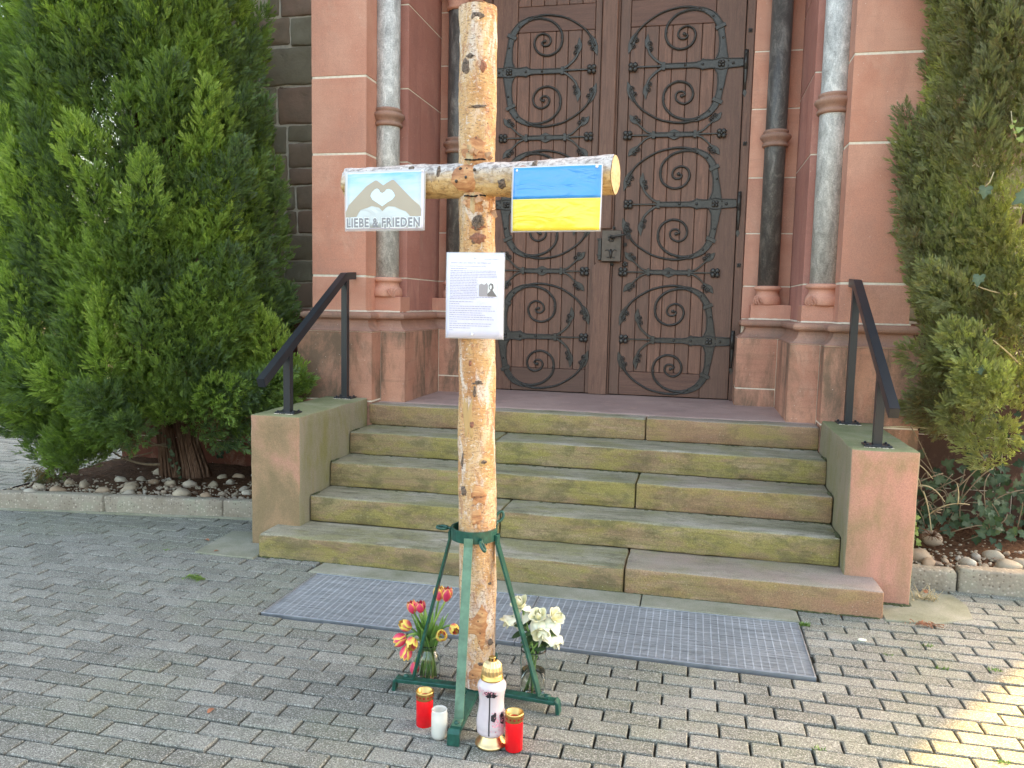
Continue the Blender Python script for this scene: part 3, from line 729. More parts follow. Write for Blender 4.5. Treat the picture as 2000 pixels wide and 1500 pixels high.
# smooth concrete beside and in front of the steps
def slab(poly, z0, z1, name, mat, parent, c=0.005):
    b = MB(); b.prism(poly, z0, z1, c); return b.build(name, mat, parent)
apron = [
    [(-0.56, 0.39), (-0.535, -0.045), (-0.32, -0.058), (-0.158, -0.052), (-0.158, 0.205), (-0.322, 0.205), (-0.322, 0.42)],
    [(3.176, -0.025), (3.40, -0.012), (3.60, 0.10), (3.63, 0.30), (3.60, 0.44), (3.344, 0.45), (3.344, 0.204), (3.176, 0.204)],
    [(0.242, -0.165), (1.10, -0.168), (1.10, -0.014), (0.262, -0.010)], [(1.106, -0.168), (2.02, -0.168), (2.02, -0.010), (1.106, -0.014)],
    [(2.026, -0.168), (2.60, -0.166), (2.775, -0.158), (2.772, -0.03), (2.74, -0.010), (2.026, -0.010)]]
for p_ in apron: slab(p_, -0.05, 0.007, "concrete_slab", "apron_concrete", ground)

# ------------------------------------------------------------------ gratings
def grating(x0, x1, label):
    t = thing("floor_grating", label, "grating", (x0, GY0, 0), "steel floor gratings before the steps")
    fr = MB(); w = 0.006
    for (a, b, c, d) in ((x0, x1, GY0, GY0 + w), (x0, x1, GY1 - w, GY1), (x0, x0 + w, GY0 + w, GY1 - w), (x1 - w, x1, GY0 + w, GY1 - w)):
        fr.box(a, b, c, d, -0.028, 0.004, 0.001)
    fr.build("frame", "zinc_edge", t)
    L = x1 - x0 - 2 * w
    bm_ = MB(); bm_.box(-L / 2, L / 2, -0.0013, 0.0013, -0.013, 0.013, 0); me = meshdata("bearing_bar", bm_.v, bm_.f, bm_.sm, (0, 0, 0), None, {}, "zinc")
    n = 46
    for i in range(1, n):
        yy = GY0 + w + (GY1 - GY0 - 2 * w) * i / n
        inst("bearing_bar", me, t, ((x0 + x1) / 2, yy, -0.0115 + rng.normal(0, .0006)), (rng.normal(0, .02), 0, 0))
    D = GY1 - GY0 - 2 * w
    cb = MB(); cb.box(-0.0022, 0.0022, -D / 2, D / 2, -0.010, 0.010, 0); mc = meshdata("cross_bar", cb.v, cb.f, cb.sm, (0, 0, 0), None, {}, "zinc")
    nx = int(round(L / 0.0335))
    for i in range(1, nx): inst("cross_bar", mc, t, (x0 + w + L * i / nx, (GY0 + GY1) / 2, -0.0105))
grating(GX0, 1.516, "left steel grating in the paving, behind the tulip vase")
grating(1.520, GX1, "right steel grating in the paving, reaching past the white roses")

# ------------------------------------------------------------------ kerbs and beds
kl = thing("bed_kerb", "exposed aggregate concrete kerb in front of the left conifer bed", "kerb", (-1.6, 0.5, 0))
def kerb_stone(x0, x1, fy, dz, parent, z1=0.122, depth=0.085, seed=0):
    b = MB(); V, F = worn_block(x0, x1, 0, depth, -0.05, z1, 0.05, 0.014, 0.003, seed)
    V = [Vector((p.x, p.y + fy(p.x), p.z + dz)) for p in V]
    b.add(V, F, True); return b.build("kerb_stone", "kerb_concrete", parent)
kerb_stone(-2.46, -1.612, kerb_left_y, 0, kl, seed=1); kerb_stone(-1.606, -0.80, kerb_left_y, 0, kl, seed=2); kerb_stone(-0.794, -0.325, kerb_left_y, 0.0, kl, seed=9)
b_ = MB(); b_.prism([(-2.46, kerb_left_y(-2.46) - 0.012), (-0.33, kerb_left_y(-0.33) - 0.012), (-0.33, kerb_left_y(-0.33) + 0.02), (-2.46, kerb_left_y(-2.46) + 0.02)], -0.01, 0.012, 0.004); b_.build("mortar_edge", "apron_concrete", kl)
sd_ = MB(); sd_.box(-2.44, -2.425, 0.50, 1.86, -0.02, 0.105, 0.003)
tag(sd_.build("bed_edging", "rail_paint"), "thin dark edging strip at the left side of the conifer bed", "edging")
kr = thing("bed_kerb", "concrete kerb in front of the right conifer bed, beside the parapet", "kerb", (3.7, 0.52, 0))
kerb_stone(3.350, 3.640, kerb_right_y, -0.012, kr, seed=3, depth=0.10); kerb_stone(3.652, 4.45, kerb_right_y, 0.006, kr, seed=4, depth=0.10); kerb_stone(4.458, 5.2, kerb_right_y, 0.0, kr, seed=5)

def bed(name, x0, x1, y0f, y1, n=(70, 40), seed=0, z=0.085):
    b = MB(); V = []; F = []
    for j in range(n[1] + 1):
        for i in range(n[0] + 1):
            x = x0 + (x1 - x0) * i / n[0]; yy = y0f(x) + 0.07 + (y1 - y0f(x) - 0.07) * j / n[1]
            zz = z + 0.02 * mnoise.noise(Vector((x * 3, yy * 3, seed))) + 0.012 * mnoise.noise(Vector((x * 14, yy * 14, seed))) + 0.02 * min(1, j / n[1] * 2)
            V.append((x, yy, zz))
    for j in range(n[1]):
        for i in range(n[0]):
            q = j * (n[0] + 1) + i; F.append((q, q + 1, q + n[0] + 2, q + n[0] + 1))
    b.add(V, F, True); return struct(b.build(name, "bed_soil"))
bed("planting_bed", -2.43, -0.318, kerb_left_y, 1.84, seed=2)
bed("planting_bed", 3.338, 5.2, kerb_right_y, 1.84, seed=5)

# ================================================================== STEPS
H = [0.0, 0.1331, 0.2891, 0.4445, 0.5938, 0.742]
YS = [0.0, 0.3236, 0.6005, 0.8917, 1.2168]
steps = struct(thing("steps", "five mossy sandstone steps up to the church door", "steps", (1.5, 0, 0)))
del steps["category"]
def step_stone(i, x0, x1, y1, seed, pink=0.1):
    b = MB(); V, F = worn_block(x0, x1, YS[i], y1, H[i] - (0.05 if i == 0 else -0.002), H[i + 1], 0.05, 0.011, 0.0035, seed)
    b.add(V, F, True); o = b.build("step_stone", "step_stone", steps); o.color = (pink, pink, pink, 1)
step_stone(0, -0.151, 1.925, 0.36, 1); step_stone(0, 1.931, 3.169, 0.36, 2, .95)
step_stone(1, 0.004, 1.185, 0.66, 3); step_stone(1, 1.190, 3.017, 0.66, 4)
step_stone(2, 0.004, 1.929, 0.95, 5); step_stone(2, 1.935, 3.017, 0.95, 6, .7)
step_stone(3, 0.004, 1.006, 1.28, 7); step_stone(3, 1.012, 3.017, 1.28, 8)
step_stone(4, 0.004, 1.941, 1.50, 9, .55); step_stone(4, 1.947, 3.017, 1.50, 10, .7)
b_ = MB(); V_, F_ = worn_block(0.02, 3.0, 1.36, 2.62, 0.6, 0.7445, 0.08, 0.004, 0.0015, 12); b_.add(V_, F_, True); b_.build("landing_slab", "landing_stone", steps)
# mossy grime in the inner corners of the treads
mz = MB()
rr_ = random.Random(5)
for i in range(2, 5):
    for sx, x in ((1, 0.004), (-1, 3.017)):
        for k in range(4):
            yy = YS[i] - 0.004 - 0.012 * k if False else YS[i - 1] + 0.03 + (YS[i] - YS[i - 1] - 0.03) * k / 9
            r0 = rr_.uniform(.006, .015)
            mz.ball((x + sx * rr_.uniform(.002, .012), yy, H[i] + .001), r0, 6, 4, (1, 1.6, .45))
    for k in range(46):
        x = rr_.uniform(0.02, 3.0); r0 = rr_.uniform(.003, .008)
        mz.ball((x, YS[i] - rr_.uniform(0, .008), H[i] + .0005), r0, 6, 4, (2.2, 1, .5))
stuff(mz.build("moss_crumbs", "moss", steps))

# ------------------------------------------------------------------ parapets
def parapet(x0, x1, label, seed, pink):
    b = MB(); V, F = worn_block(x0, x1, 0.208, 1.212, -0.05, 0.786, 0.06, 0.010, 0.003, seed)
    b.add(V, F, True); o = b.build("stair_parapet", "parapet_stone"); o.color = (pink, pink, pink, 1); return tag(o, label, "parapet", "stone parapets of the steps")
parapet(-0.319, -0.001, "stone stair parapet beside the conifer bed, left of the steps", 21, .30)
parapet(3.0215, 3.340, "stone stair parapet right of the steps, pinker front", 22, .85)

# ------------------------------------------------------------------ handrails
def handrail(xc, label, stub):
    t = thing("handrail", label, "handrail", (xc, 0.7, 0.786), "dark metal handrails on the parapets")
    h = 0.021
    def zr(y): return 1.002 + (y - 0.03) * (1.640 - 1.002) / (1.13 - 0.03)
    for y in (0.330, 1.135):
        b = MB(); V = []
        top = [zr(y - h) - 0.012, zr(y + h) - 0.012]
        b.add([(xc - h, y - h, 0.797), (xc + h, y - h, 0.797), (xc + h, y + h, 0.797), (xc - h, y + h, 0.797),
               (xc - h, y - h, top[0]), (xc + h, y - h, top[0]), (xc + h, y + h, top[1]), (xc - h, y + h, top[1])],
              [(0, 3, 2, 1), (4, 5, 6, 7), (0, 1, 5, 4), (1, 2, 6, 5), (2, 3, 7, 6), (3, 0, 4, 7)])
        b.build("post", "rail_paint", t)
        p = MB(); p.box(xc - 0.066, xc + 0.066, y - 0.048, y + 0.048, 0.7875, 0.797, 0.002)
        bp = p.build("base_plate", "rail_paint", t)
        q = MB()
        for sx in (-.05, .05):
            for sy in (-.033, .033): q.lathe([(.007, 0), (.007, .006), (.004, .009)], (xc + sx, y + sy, 0.797), 8)
        q.build("bolts", "rail_paint", bp)
        gq = MB()
        for k in range(24):
            gq.ball((xc + random.uniform(-.07, .07), y - .048 - random.uniform(0, .006), .7865), random.uniform(.002, .005), 6, 4, (1.5, 1, .5))
        gq.build("grout", "mortar", bp)
    r = MB(); w, hh = 0.0235, 0.0245
    path = [(0.02, zr(0.02)), (1.115, zr(1.115)), (1.27, zr(1.115) + 0.010)] if stub else [(0.02, zr(0.02)), (1.13, zr(1.13)), (1.275, zr(1.13) - 0.006)]
    V = []
    for i, (yy, zz) in enumerate(path):
        sl = 0.50 if i == 0 else (0.29 if i == 1 else 0.0)
        for (sx, sz) in ((-1, -1), (1, -1), (1, 1), (-1, 1)):
            V.append((xc + sx * w, yy - sz * hh * sl * 0.9, zz + sz * hh))
    F = [(i * 4 + k, i * 4 + (k + 1) % 4, (i + 1) * 4 + (k + 1) % 4, (i + 1) * 4 + k) for i in range(2) for k in range(4)] + [(3, 2, 1, 0), (8, 9, 10, 11)]
    r.add(V, F)
    me_o = r.build("rail", "rail_paint", t)
    bm = bmesh.new(); bm.from_mesh(me_o.data)
    bmesh.ops.bevel(bm, geom=[e for e in bm.edges], offset=0.002, segments=2, affect='EDGES'); bm.to_mesh(me_o.data); bm.free()
handrail(-0.136, "dark square handrail on the left parapet, beside the big conifer", True)
handrail(3.162, "dark square handrail on the right parapet", True)

# ================================================================== PORTAL
XC = 1.52
portal = thing("church_portal", "red sandstone church portal with stepped jambs and granite columns", "church portal", (XC, 1.3, 0.0))
def sx(side, s): return XC + side * s
def rectp(side, s0, s1, y0, y1): return [(sx(side, s0), y0), (sx(side, s1), y0), (sx(side, s1), y1), (sx(side, s0), y1)]
def ashlar(side, s0, s1, y0, y1, z0, z1, mat="sandstone", gap=0.0075, c=0.003, name="ashlar_block"):
    b = MB(); b.prism(rectp(side, s0, s1, y0, y1), z0 + gap, z1 - gap, c); return b.build(name, mat, portal)
ZP = [1.388, 1.640, 2.488, 3.012, 3.60, 4.20, 5.20]
ZJ2 = [1.388, 1.640, 2.040, 2.457, 2.963, 3.382, 3.80, 4.30, 5.20]
for side in (-1, 1):
    core = MB()
    core.prism(rectp(side, 1.5785, 1.981, 1.3035, 1.84), 0.8, 5.2, 0)
    core.prism(rectp(side, 1.4035, 1.70, 1.6635, 2.40), 0.8, 5.2, 0)
    core.prism(rectp(side, 1.0595, 1.70, 2.4235, 2.60), 0.75, 5.2, 0)
    core.prism(rectp(side, 1.499, 2.060, 1.2255, 1.84), -0.05, 1.2495, 0)
    core.prism(rectp(side, 1.314, 1.70, 1.3890, 2.30), 0.6, 1.2495, 0)
    core.prism(rectp(side, 1.024, 1.70, 2.1640, 2.60), 0.6, 1.2495, 0)
    core.build("mortar", "mortar", portal)
    for a, b in zip(ZP[:-1], ZP[1:]):
        ashlar(side, 1.575, 1.985, 1.300, 1.85, a, b)
        if (a, b) in ((1.640, 2.488), (1.388, 1.640)) or abs(a - 2.488) < 1e-6:
            ashlar(side, 1.400, 1.577, 1.660, 1.93, a, b, "jamb_shaded_sandstone", 0.0045)
            ashlar(side, 1.400, 1.577, 1.934, 2.418, a, b, "jamb_shaded_sandstone", 0.0045)
        else:
            ashlar(side, 1.400, 1.577, 1.660, 2.418, a, b, "jamb_shaded_sandstone", 0.0045)
    for a, b in zip(ZJ2[:-1], ZJ2[1:]): ashlar(side, 1.056, 1.40, 2.420, 2.60, a, b, "sandstone", 0.0045)
    # plinth stones
    for (s0, s1, y0, y1, zs) in ((1.496, 2.065, 1.222, 1.85, (-0.05, 0.760, 1.252)), (1.310, 1.4925, 1.385, 1.83, (0.62, 1.252)),
                                 (1.310, 1.70, 1.834, 2.157, (0.62, 1.252)), (1.020, 1.3065, 2.160, 2.59, (0.62, 0.875, 1.252))):
        for a, b in zip(zs[:-1], zs[1:]):
            ashlar(side, s0, s1, y0, y1, a, b, "plinth_sandstone", 0.0035, 0.005, "plinth_stone")
    # moulding: cavetto and roll that follow the stepped outline
    path = [(1.985, 1.95), (1.985, 1.300), (1.575, 1.300), (1.575, 1.465), (1.390, 1.465), (1.390, 2.240), (1.105, 2.240), (1.105, 2.60)]
    prof = [(0.080, 1.249), (0.080, 1.256), (0.058, 1.266), (0.040, 1.284), (0.028, 1.306), (0.022, 1.334), (0.048, 1.337), (0.061, 1.347), (0.065, 1.3605), (0.061, 1.374), (0.048, 1.384), (0.004, 1.3875), (-0.05, 1.388)]
    P = [Vector((sx(side, s), y)) for s, y in path]
    def offs(d):
        out = []
        for i, p in enumerate(P):
            ns = []
            for a, b in ((i - 1, i), (i, i + 1)):
                if a >= 0 and b < len(P):
                    dr = (P[b] - P[a]).normalized(); nn = Vector((-dr.y, dr.x)) * (-1 if side > 0 else 1)
                    ns.append(nn * -1)
            if len(ns) == 1: out.append(p + ns[0] * d)
            else: out.append(p + (ns[0] + ns[1]) * d)
        return out
    mo = MB(); V = []; n = len(P)
    for (d, z) in prof: V += [(q.x, q.y, z) for q in offs(d)]
    F = []
    for i in range(len(prof) - 1):
        for k in range(n - 1):
            q = (i * n + k, i * n + k + 1, (i + 1) * n + k + 1, (i + 1) * n + k); F.append(q if side > 0 else q[::-1])
    mo.add(V, F); mo.build("moulding", "moulding_sandstone", portal)
    mb_ = MB(); q = offs(.006); q = [Vector((v.x, v.y, 1.3915)) for v in q][:-1]; fine_ = []
    for a, b in zip(q[:-1], q[1:]):
        n_ = max(2, int((b - a).length / .03)); fine_ += [a + (b - a) * (k / n_) for k in range(n_)]
    fine_.append(q[-1]); mb_.tube(fine_, [.0065 + .003 * mnoise.noise(v * 40) for v in fine_], 6); mb_.build("mortar_bed", "mortar", portal)
    # columns in the recesses
    def column(s, yc, r, ring, shaft_mat, s0, s1, yf, yb, cap_z, lab):
        x = sx(side, s)
        col = MB(); col.lathe([(r, 1.630), (r, ring[0] + 0.01), (r, ring[0] + 0.06), (r, ring[1]), (r, cap_z)], (x, yc, 0), 36)
        co = col.build("column_shaft", shaft_mat, portal, lab)
        rg = MB(); a, b = ring; h = b - a
        rg.lathe([(r + .002, a), (r + .016, a + .004), (r + .020, a + .1 * h), (r + .016, a + .19 * h), (r + .008, a + .22 * h), (r + .010, a + .30 * h), (r + .022, a + .42 * h), (r + .032, a + .5 * h),
                  (r + .036, a + .58 * h), (r + .032, a + .68 * h), (r + .018, a + .74 * h), (r + .008, a + .76 * h), (r + .010, a + .82 * h), (r + .015, a + .88 * h), (r + .012, a + .96 * h), (r + .002, b)], (x, yc, 0), 36)
        rg.build("annulet", "moulding_sandstone", co)
        bs = MB(); bs.prism([(sx(side, s0), yf), (sx(side, s1), yf), (sx(side, s1), yb), (sx(side, s0), yb)], 1.386, 1.500, 0.004)
        bo = bs.build("column_base", "sandstone", portal)
        at = MB(); at.lathe([(r + .020, 1.499), (r + .024, 1.508), (r + .026, 1.528), (r + .023, 1.548), (r + .016, 1.562), (r + .008, 1.570), (r + .002, 1.584), (r + .003, 1.602), (r + .010, 1.606), (r + .022, 1.612), (r + .025, 1.624), (r + .020, 1.636), (r + .006, 1.641)], (x, yc, 0), 36)
        at.build("attic_base", "sandstone", bo)
        # carved leaf on the spur at the corner of the base, towards the doorway
        sp = MB(); cx_, cy_ = x - side * (r + .010), yc - (r + .018)
        rs = random.Random(int(s * 100))
        for q in range(4):
            pts = []
            for tt in range(9):
                a = tt / 8; ang = a * 4.2 + q
                pts.append((cx_ + side * (-.012 + q * .016) + .012 * math.cos(ang) * (1 - a * .5), cy_ - .004 - .006 * math.sin(a * 3), 1.502 + .052 * (1 - a) + .008 * math.sin(ang)))
            sp.tube(pts, [.0065 - .003 * k / 8 for k in range(9)], 6)
        sp.build("spur_leaf", "sandstone", bo)
        return co
    c1 = column(1.516, 1.552, 0.0875, (2.712, 2.842), "pale_granite", 1.378, 1.574, 1.468, 1.66, 4.6, None)
    c2 = column(1.232, 2.330, 0.0760, (2.660, 2.785), "dark_granite", 1.112, 1.398, 2.243, 2.42, 3.80, "dark granite column shaft in the inner recess")
    for (s, yc, r, cz, o) in ((1.232, 2.330, 0.076, 3.80, c2), (1.516, 1.552, .0875, 4.6, c1)):
        cp = MB(); cp.lathe([(r + .004, cz - .035), (r + .018, cz - .028), (r + .018, cz - .010), (r + .006, cz), (r + .012, cz + .06), (r + .035, cz + .16), (r + .075, cz + .26), (r + .078, cz + .30)], (sx(side, s), yc, 0), 24)
        cp.box(sx(side, s) - .15, sx(side, s) + .15, yc - .15, min(yc + .15, 2.419), cz + .30, 5.19, .01); cp.build("capital", "sandstone", o)
tp_ = MB(); tp_.box(XC - 1.985, XC + 1.985, 1.31, 2.62, 5.202, 8.0, 0.01); tp_.build("gable_block", "sandstone", portal)

# ------------------------------------------------------------------ church walls beside the portal
cw = thing("church_wall", "dark rubble church wall with red plinth, left of the portal", "church wall", (-1.4, 1.9, 0))
wb = MB(); wb.box(-2.5, -0.44, 1.893, 2.5, 1.36, 9.0); wb.box(-2.5, -0.44, 1.806, 2.5, -0.05, 1.36); wb.build("wall_core", "wall_mortar", cw)
stones = [(-1.134, -1.036, 3.662, 3.835), (-1.023, -0.74, 3.652, 3.828), (-1.244, -0.95, 3.439, 3.645), (-0.936, -0.741, 3.425, 3.64), (-1.2, -0.742, 3.132, 3.418), (-1.31, -1.219, 3.142, 3.437),
          (-1.18, -1.067, 2.842, 3.12), (-1.05, -0.744, 2.835, 3.12), (-1.145, -0.983, 2.608, 2.823), (-0.969, -0.744, 2.70, 2.823), (-0.967, -0.745, 2.503, 2.686), (-1.085, -0.977, 2.362, 2.596), (-0.961, -0.746, 2.369, 2.491),
          (-0.995, -0.912, 2.173, 2.350), (-0.897, -0.746, 2.175, 2.357), (-0.886, -0.747, 1.985, 2.162), (-0.99, -0.900, 1.985, 2.162), (-0.996, -0.748, 1.780, 1.972), (-1.0, -0.748, 1.602, 1.766), (-0.93, -0.748, 1.405, 1.590), (-1.03, -0.942, 1.405, 1.590)]
def fill_rows(x0, x1, z0, z1, seed, lim=None):
    rs = random.Random(seed); out = []; z = z0
    while z < z1 - 0.05:
        h = rs.uniform(0.15, 0.30); x = x0
        while x < x1 - 0.04:
            w = rs.uniform(0.14, 0.36); e = min(x + w, x1)
            out.append((x, e - .014, z, min(z + h, z1) - .014)); x = e
        z += h
    return out
extra = [q for q in fill_rows(-2.5, -1.25, 1.41, 4.6, 4)] + [(-1.25, -1.145, z, z + .2) for z in (1.41, 1.62, 1.83, 2.04, 2.25, 2.46)] + [(-1.14, -1.09, 2.36, 2.59), (-1.135, -1.01, 1.985, 2.34), (-1.135, -1.01, 1.61, 1.97)] + fill_rows(-1.24, -0.742, 3.845, 5.2, 8)
def rubble_stone(q, parent, seed, y=1.893, mat="rubble_stone", proud=0.016):
    b = MB(); V, F = worn_block(q[0], q[1], y - proud, y + .05, q[2], q[3], 0.045, 0.014, 0.009, seed, 7.0); b.add(V, F, True); return b.build("wall_stone", mat, parent)
for i, q in enumerate(stones + extra): rubble_stone(q, cw, 100 + i)
def red_courses(parent, x0, x1, seed, mat="wall_red_stone"):
    rs = random.Random(seed)
    for (z0, z1) in ((-0.05, 0.288), (0.294, 0.648), (0.654, 1.0), (1.006, 1.335)):
        x = x0
        while x < x1 - .05:
            e = min(x1, x + rs.uniform(.55, .8)); b = MB(); b.box(x + .003, e - .003, 1.80, 1.86, z0, z1, .004); b.build("plinth_stone", mat, parent); x = e
    mo = MB(); mo.tube([(x0, 1.815, 1.365), (x1, 1.815, 1.365)], 0.028, 12); mo.build("moulding", "moulding_sandstone", parent)
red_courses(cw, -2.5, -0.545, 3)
cw2 = thing("church_wall", "shadowed church wall right of the portal, behind the ivy", "church wall", (4.2, 1.9, 0))
wb = MB(); wb.box(3.49, 4.9, 1.893, 2.5, 1.36, 9.0); wb.box(3.49, 4.9, 1.806, 2.5, -0.05, 1.36); wb.build("wall_core", "wall_mortar", cw2)
for i, q in enumerate(fill_rows(3.515, 4.9, 1.41, 4.4, 12)): rubble_stone(q, cw2, 300 + i)
red_courses(cw2, 3.585, 4.9, 6, "wall_shaded_stone")
# the body of the church behind (it keeps the forecourt in its shade)
nb = MB(); nb.box(-2.49, 4.89, 2.63, 14.9, -0.05, 10.0); nb.add([(-2.49, 2.63, 10.0), (4.89, 2.63, 10.0), (4.89, 14.9, 10.0), (-2.49, 14.9, 10.0), (1.2, 2.63, 14.5), (1.2, 14.9, 14.5)], [(0, 1, 4), (1, 2, 5, 4), (2, 3, 5), (3, 0, 4, 5)])
tag(nb.build("church_nave", "wall_mortar"), "tall church nave that rises behind the portal wall", "church")
nb = MB(); nb.box(4.893, 10.03, 8.4, 14.9, -0.05, 13.0); tag(nb.build("unseen_shade_block", "wall_mortar"), "unseen block added far behind the right conifer to shape the sun patch", "church")  # unseen mass added to cut the edge of the sunlit paving

# ================================================================== DOOR
door = thing("church_door", "double oak church door with black scrolled iron hinges", "door", (XC, 2.47, 0.744))
YD = 2.470
def board(x0, x1, z0, z1, y=YD, mat="oak", name="plank", c=0.0035, parent=door, th=0.03):
    b = MB(); b.box(x0, x1, y, y + th, z0, z1, c); return b.build(name, mat, parent)
bk = MB(); bk.box(0.465, 2.575, 2.507, 2.54, 0.742, 5.2); bk.build("door_backing", "dark_gap", door)
ZB, ZR, ZT = 0.940, 3.625, 3.822
def leaf(xs, stile_h, stile_m):
    # frame of the leaf: stiles, rails; between them the vertical boards
    lf = thing("tmp", "x", "x", LOC[door.name]); del lf["label"]; del lf["category"]; lf.name = "door_leaf"; lf.parent = door; lf.location = (0, 0, 0); LOC[lf.name] = LOC[door.name]
    board(stile_h[0], stile_h[1], 0.752, 4.9, YD - 0.001, "oak", "stile", parent=lf); board(stile_m[0], stile_m[1], 0.752, 4.9, YD - 0.001, "oak", "stile", parent=lf)
    lo, hi = min(xs), max(xs)
    for (a, b) in ((0.752, ZB), (ZR, ZT)): board(lo + .001, hi - .001, a, b, YD - 0.0005, "oak_cross", "rail", parent=lf)
    for a, b in zip(sorted(xs)[:-1], sorted(xs)[1:]):
        board(a + .0018, b - .0018, ZB + .002, ZR - .002, YD + 0.002, "oak", "plank", parent=lf)
        board(a + .0018, b - .0018, ZT + .002, 4.9, YD + 0.002, "oak", "plank", parent=lf)
    return lf
leaf([1.645, 1.760, 1.863, 1.966, 2.078, 2.188, 2.284], (2.286, 2.505), (1.563, 1.643))
leaf([0.745, 0.848, 0.955, 1.055, 1.155, 1.262, 1.366], (0.535, 0.743), (1.368, 1.418))
for a, b in ((2.511, 2.576), (0.464, 0.529)): board(a, b, 0.745, 5.1, YD - 0.012, "oak", "door_frame", .006)
# meeting batten, notched round the lock
a_ = MB(); a_.box(1.424, 1.548, 2.436, 2.47, 2.075, 4.9, .008); a_.build("batten", "oak", door)
a_ = MB(); pr = []
for k in range(9):
    an = math.pi / 2 * k / 8; pr.append((1.404 + .05 * (1 - math.sin(an)), 1.752 + .05 * math.sin(an) - .0))
pts2 = [(1.404, 0.75)] + [(1.404 + .055 * (1 - math.cos(math.pi / 2 * k / 8)), 1.752 + .055 * math.sin(math.pi / 2 * k / 8)) for k in range(9)] + [(1.546, 1.807), (1.546, 0.75)]
n_ = len(pts2); a_.add([(x, 2.436, z) for x, z in pts2] + [(x, 2.47, z) for x, z in pts2], [tuple(range(n_))[::-1] if False else tuple(range(n_))] + [(i, i + n_, (i + 1) % n_ + n_, (i + 1) % n_) for i in range(n_)])
a_.build("batten", "oak", door)
a_ = MB(); a_.box(1.549, 1.561, 2.452, 2.475, 0.75, 4.9, .003); a_.build("batten_bead", "oak", door)

board(1.419, 1.560, 1.80, 2.08, 2.456, 'oak', 'batten', .003)
# iron work ----------------------------------------------------------
YI = 2.466
class Iron:
    """2-D iron work in door coordinates: (dx along the leaf, dz), m = mirror"""
    def __init__(s, x, z, m=1, dy=0.0): s.x, s.z, s.m, s.dy = x, z, m, dy
    def P(s, d, y=YI): return (s.x + s.m * d[0], y + s.dy, s.z + d[1])
    def bar(s, mb, pts, w, t=0.010, y=YI, smooth=0):
        pts = spline(pts, smooth) if smooth else pts
        if hasattr(w, '__len__'):
            n = len(pts); w = [np.interp(i / (n - 1), np.linspace(0, 1, len(w)), w) for i in range(n)]
        mb.strip([s.P(p, y - t / 2 + .002) for p in pts], w, t, (0, -1, 0))
        return pts
    def bead(s, mb, pts, r=0.005, y=YI - .006, n=6): mb.tube([s.P(p, y) for p in pts], r, n)
    def rivet(s, mb, p, r=0.0085, y=YI - .008): mb.ball(s.P(p, y), r, 8, 5, (1, .75, 1))
def spline(pts, k=4):
    P = [Vector((p[0], p[1])) for p in pts]; out = []
    for i in range(len(P) - 1):
        p0, p1, p2, p3 = P[max(i - 1, 0)], P[i], P[i + 1], P[min(i + 2, len(P) - 1)]
        for j in range(k):
            t = j / k; out.append(tuple(0.5 * ((2 * p1) + (-p0 + p2) * t + (2 * p0 - 5 * p1 + 4 * p2 - p3) * t * t + (-p0 + 3 * p1 - 3 * p2 + p3) * t ** 3)))
    out.append(tuple(P[-1])); return out
def offset2(pts, d):
    out = []
    for i, p in enumerate(pts):
        a = Vector(pts[max(i - 1, 0)]); b = Vector(pts[min(i + 1, len(pts) - 1)]); t = (b - a).normalized(); out.append((p[0] - t.y * d, p[1] + t.x * d))
    return out
def edged(ir, mb, pts, w, smooth=4):
    """flat band with a raised bead along both edges"""
    P = spline(pts, smooth); n = len(P)
    W = [np.interp(i / (n - 1), np.linspace(0, 1, len(w)), w) for i in range(n)] if hasattr(w, '__len__') else [w] * n
    ir.bar(mb, P, W, .008)
    for sgn in (-1, 1):
        q = []
        for i in range(n):
            o = offset2(P, sgn * (W[i] / 2 - .003)); q.append(o[i])
        ir.bead(mb, q, .0048)
def rosette(ir, c, r, parent, petals=4, name="rosette"):
    mb = MB()
    for k in range(petals):
        a = math.pi / 4 + k * 2 * math.pi / petals
        mb.ball(ir.P((c[0] + r * .55 * math.cos(a), c[1] + r * .55 * math.sin(a)), YI - .012), r * .48, 8, 5, (1, .6, 1))
    mb.ball(ir.P(c, YI - .020), r * .30, 8, 5)
    return mb.build(name, "wrought_iron", parent)
def leaf_tip(ir, mb, pts, riv, w0=.012, w1=.042):
    """pointed iron leaf with scalloped edge and two rivets"""
    n = len(pts); ir.bar(mb, pts, [w0 * 1.2] + [w1 * 1.15] * (2) + [.004], .006, smooth=4)
    for p in riv:
        mb.lathe([(.0, 0), (.017, 0.0), (.0165, .004), (.013, .005)], (0, 0, 0), 10) if False else None
        mb.tube([ir.P((p[0] + .017 * math.cos(a), p[1] + .017 * math.sin(a)), YI - .005) for a in [k * math.pi / 6 for k in range(13)]], .0035, 5)
        ir.rivet(mb, p, .010)
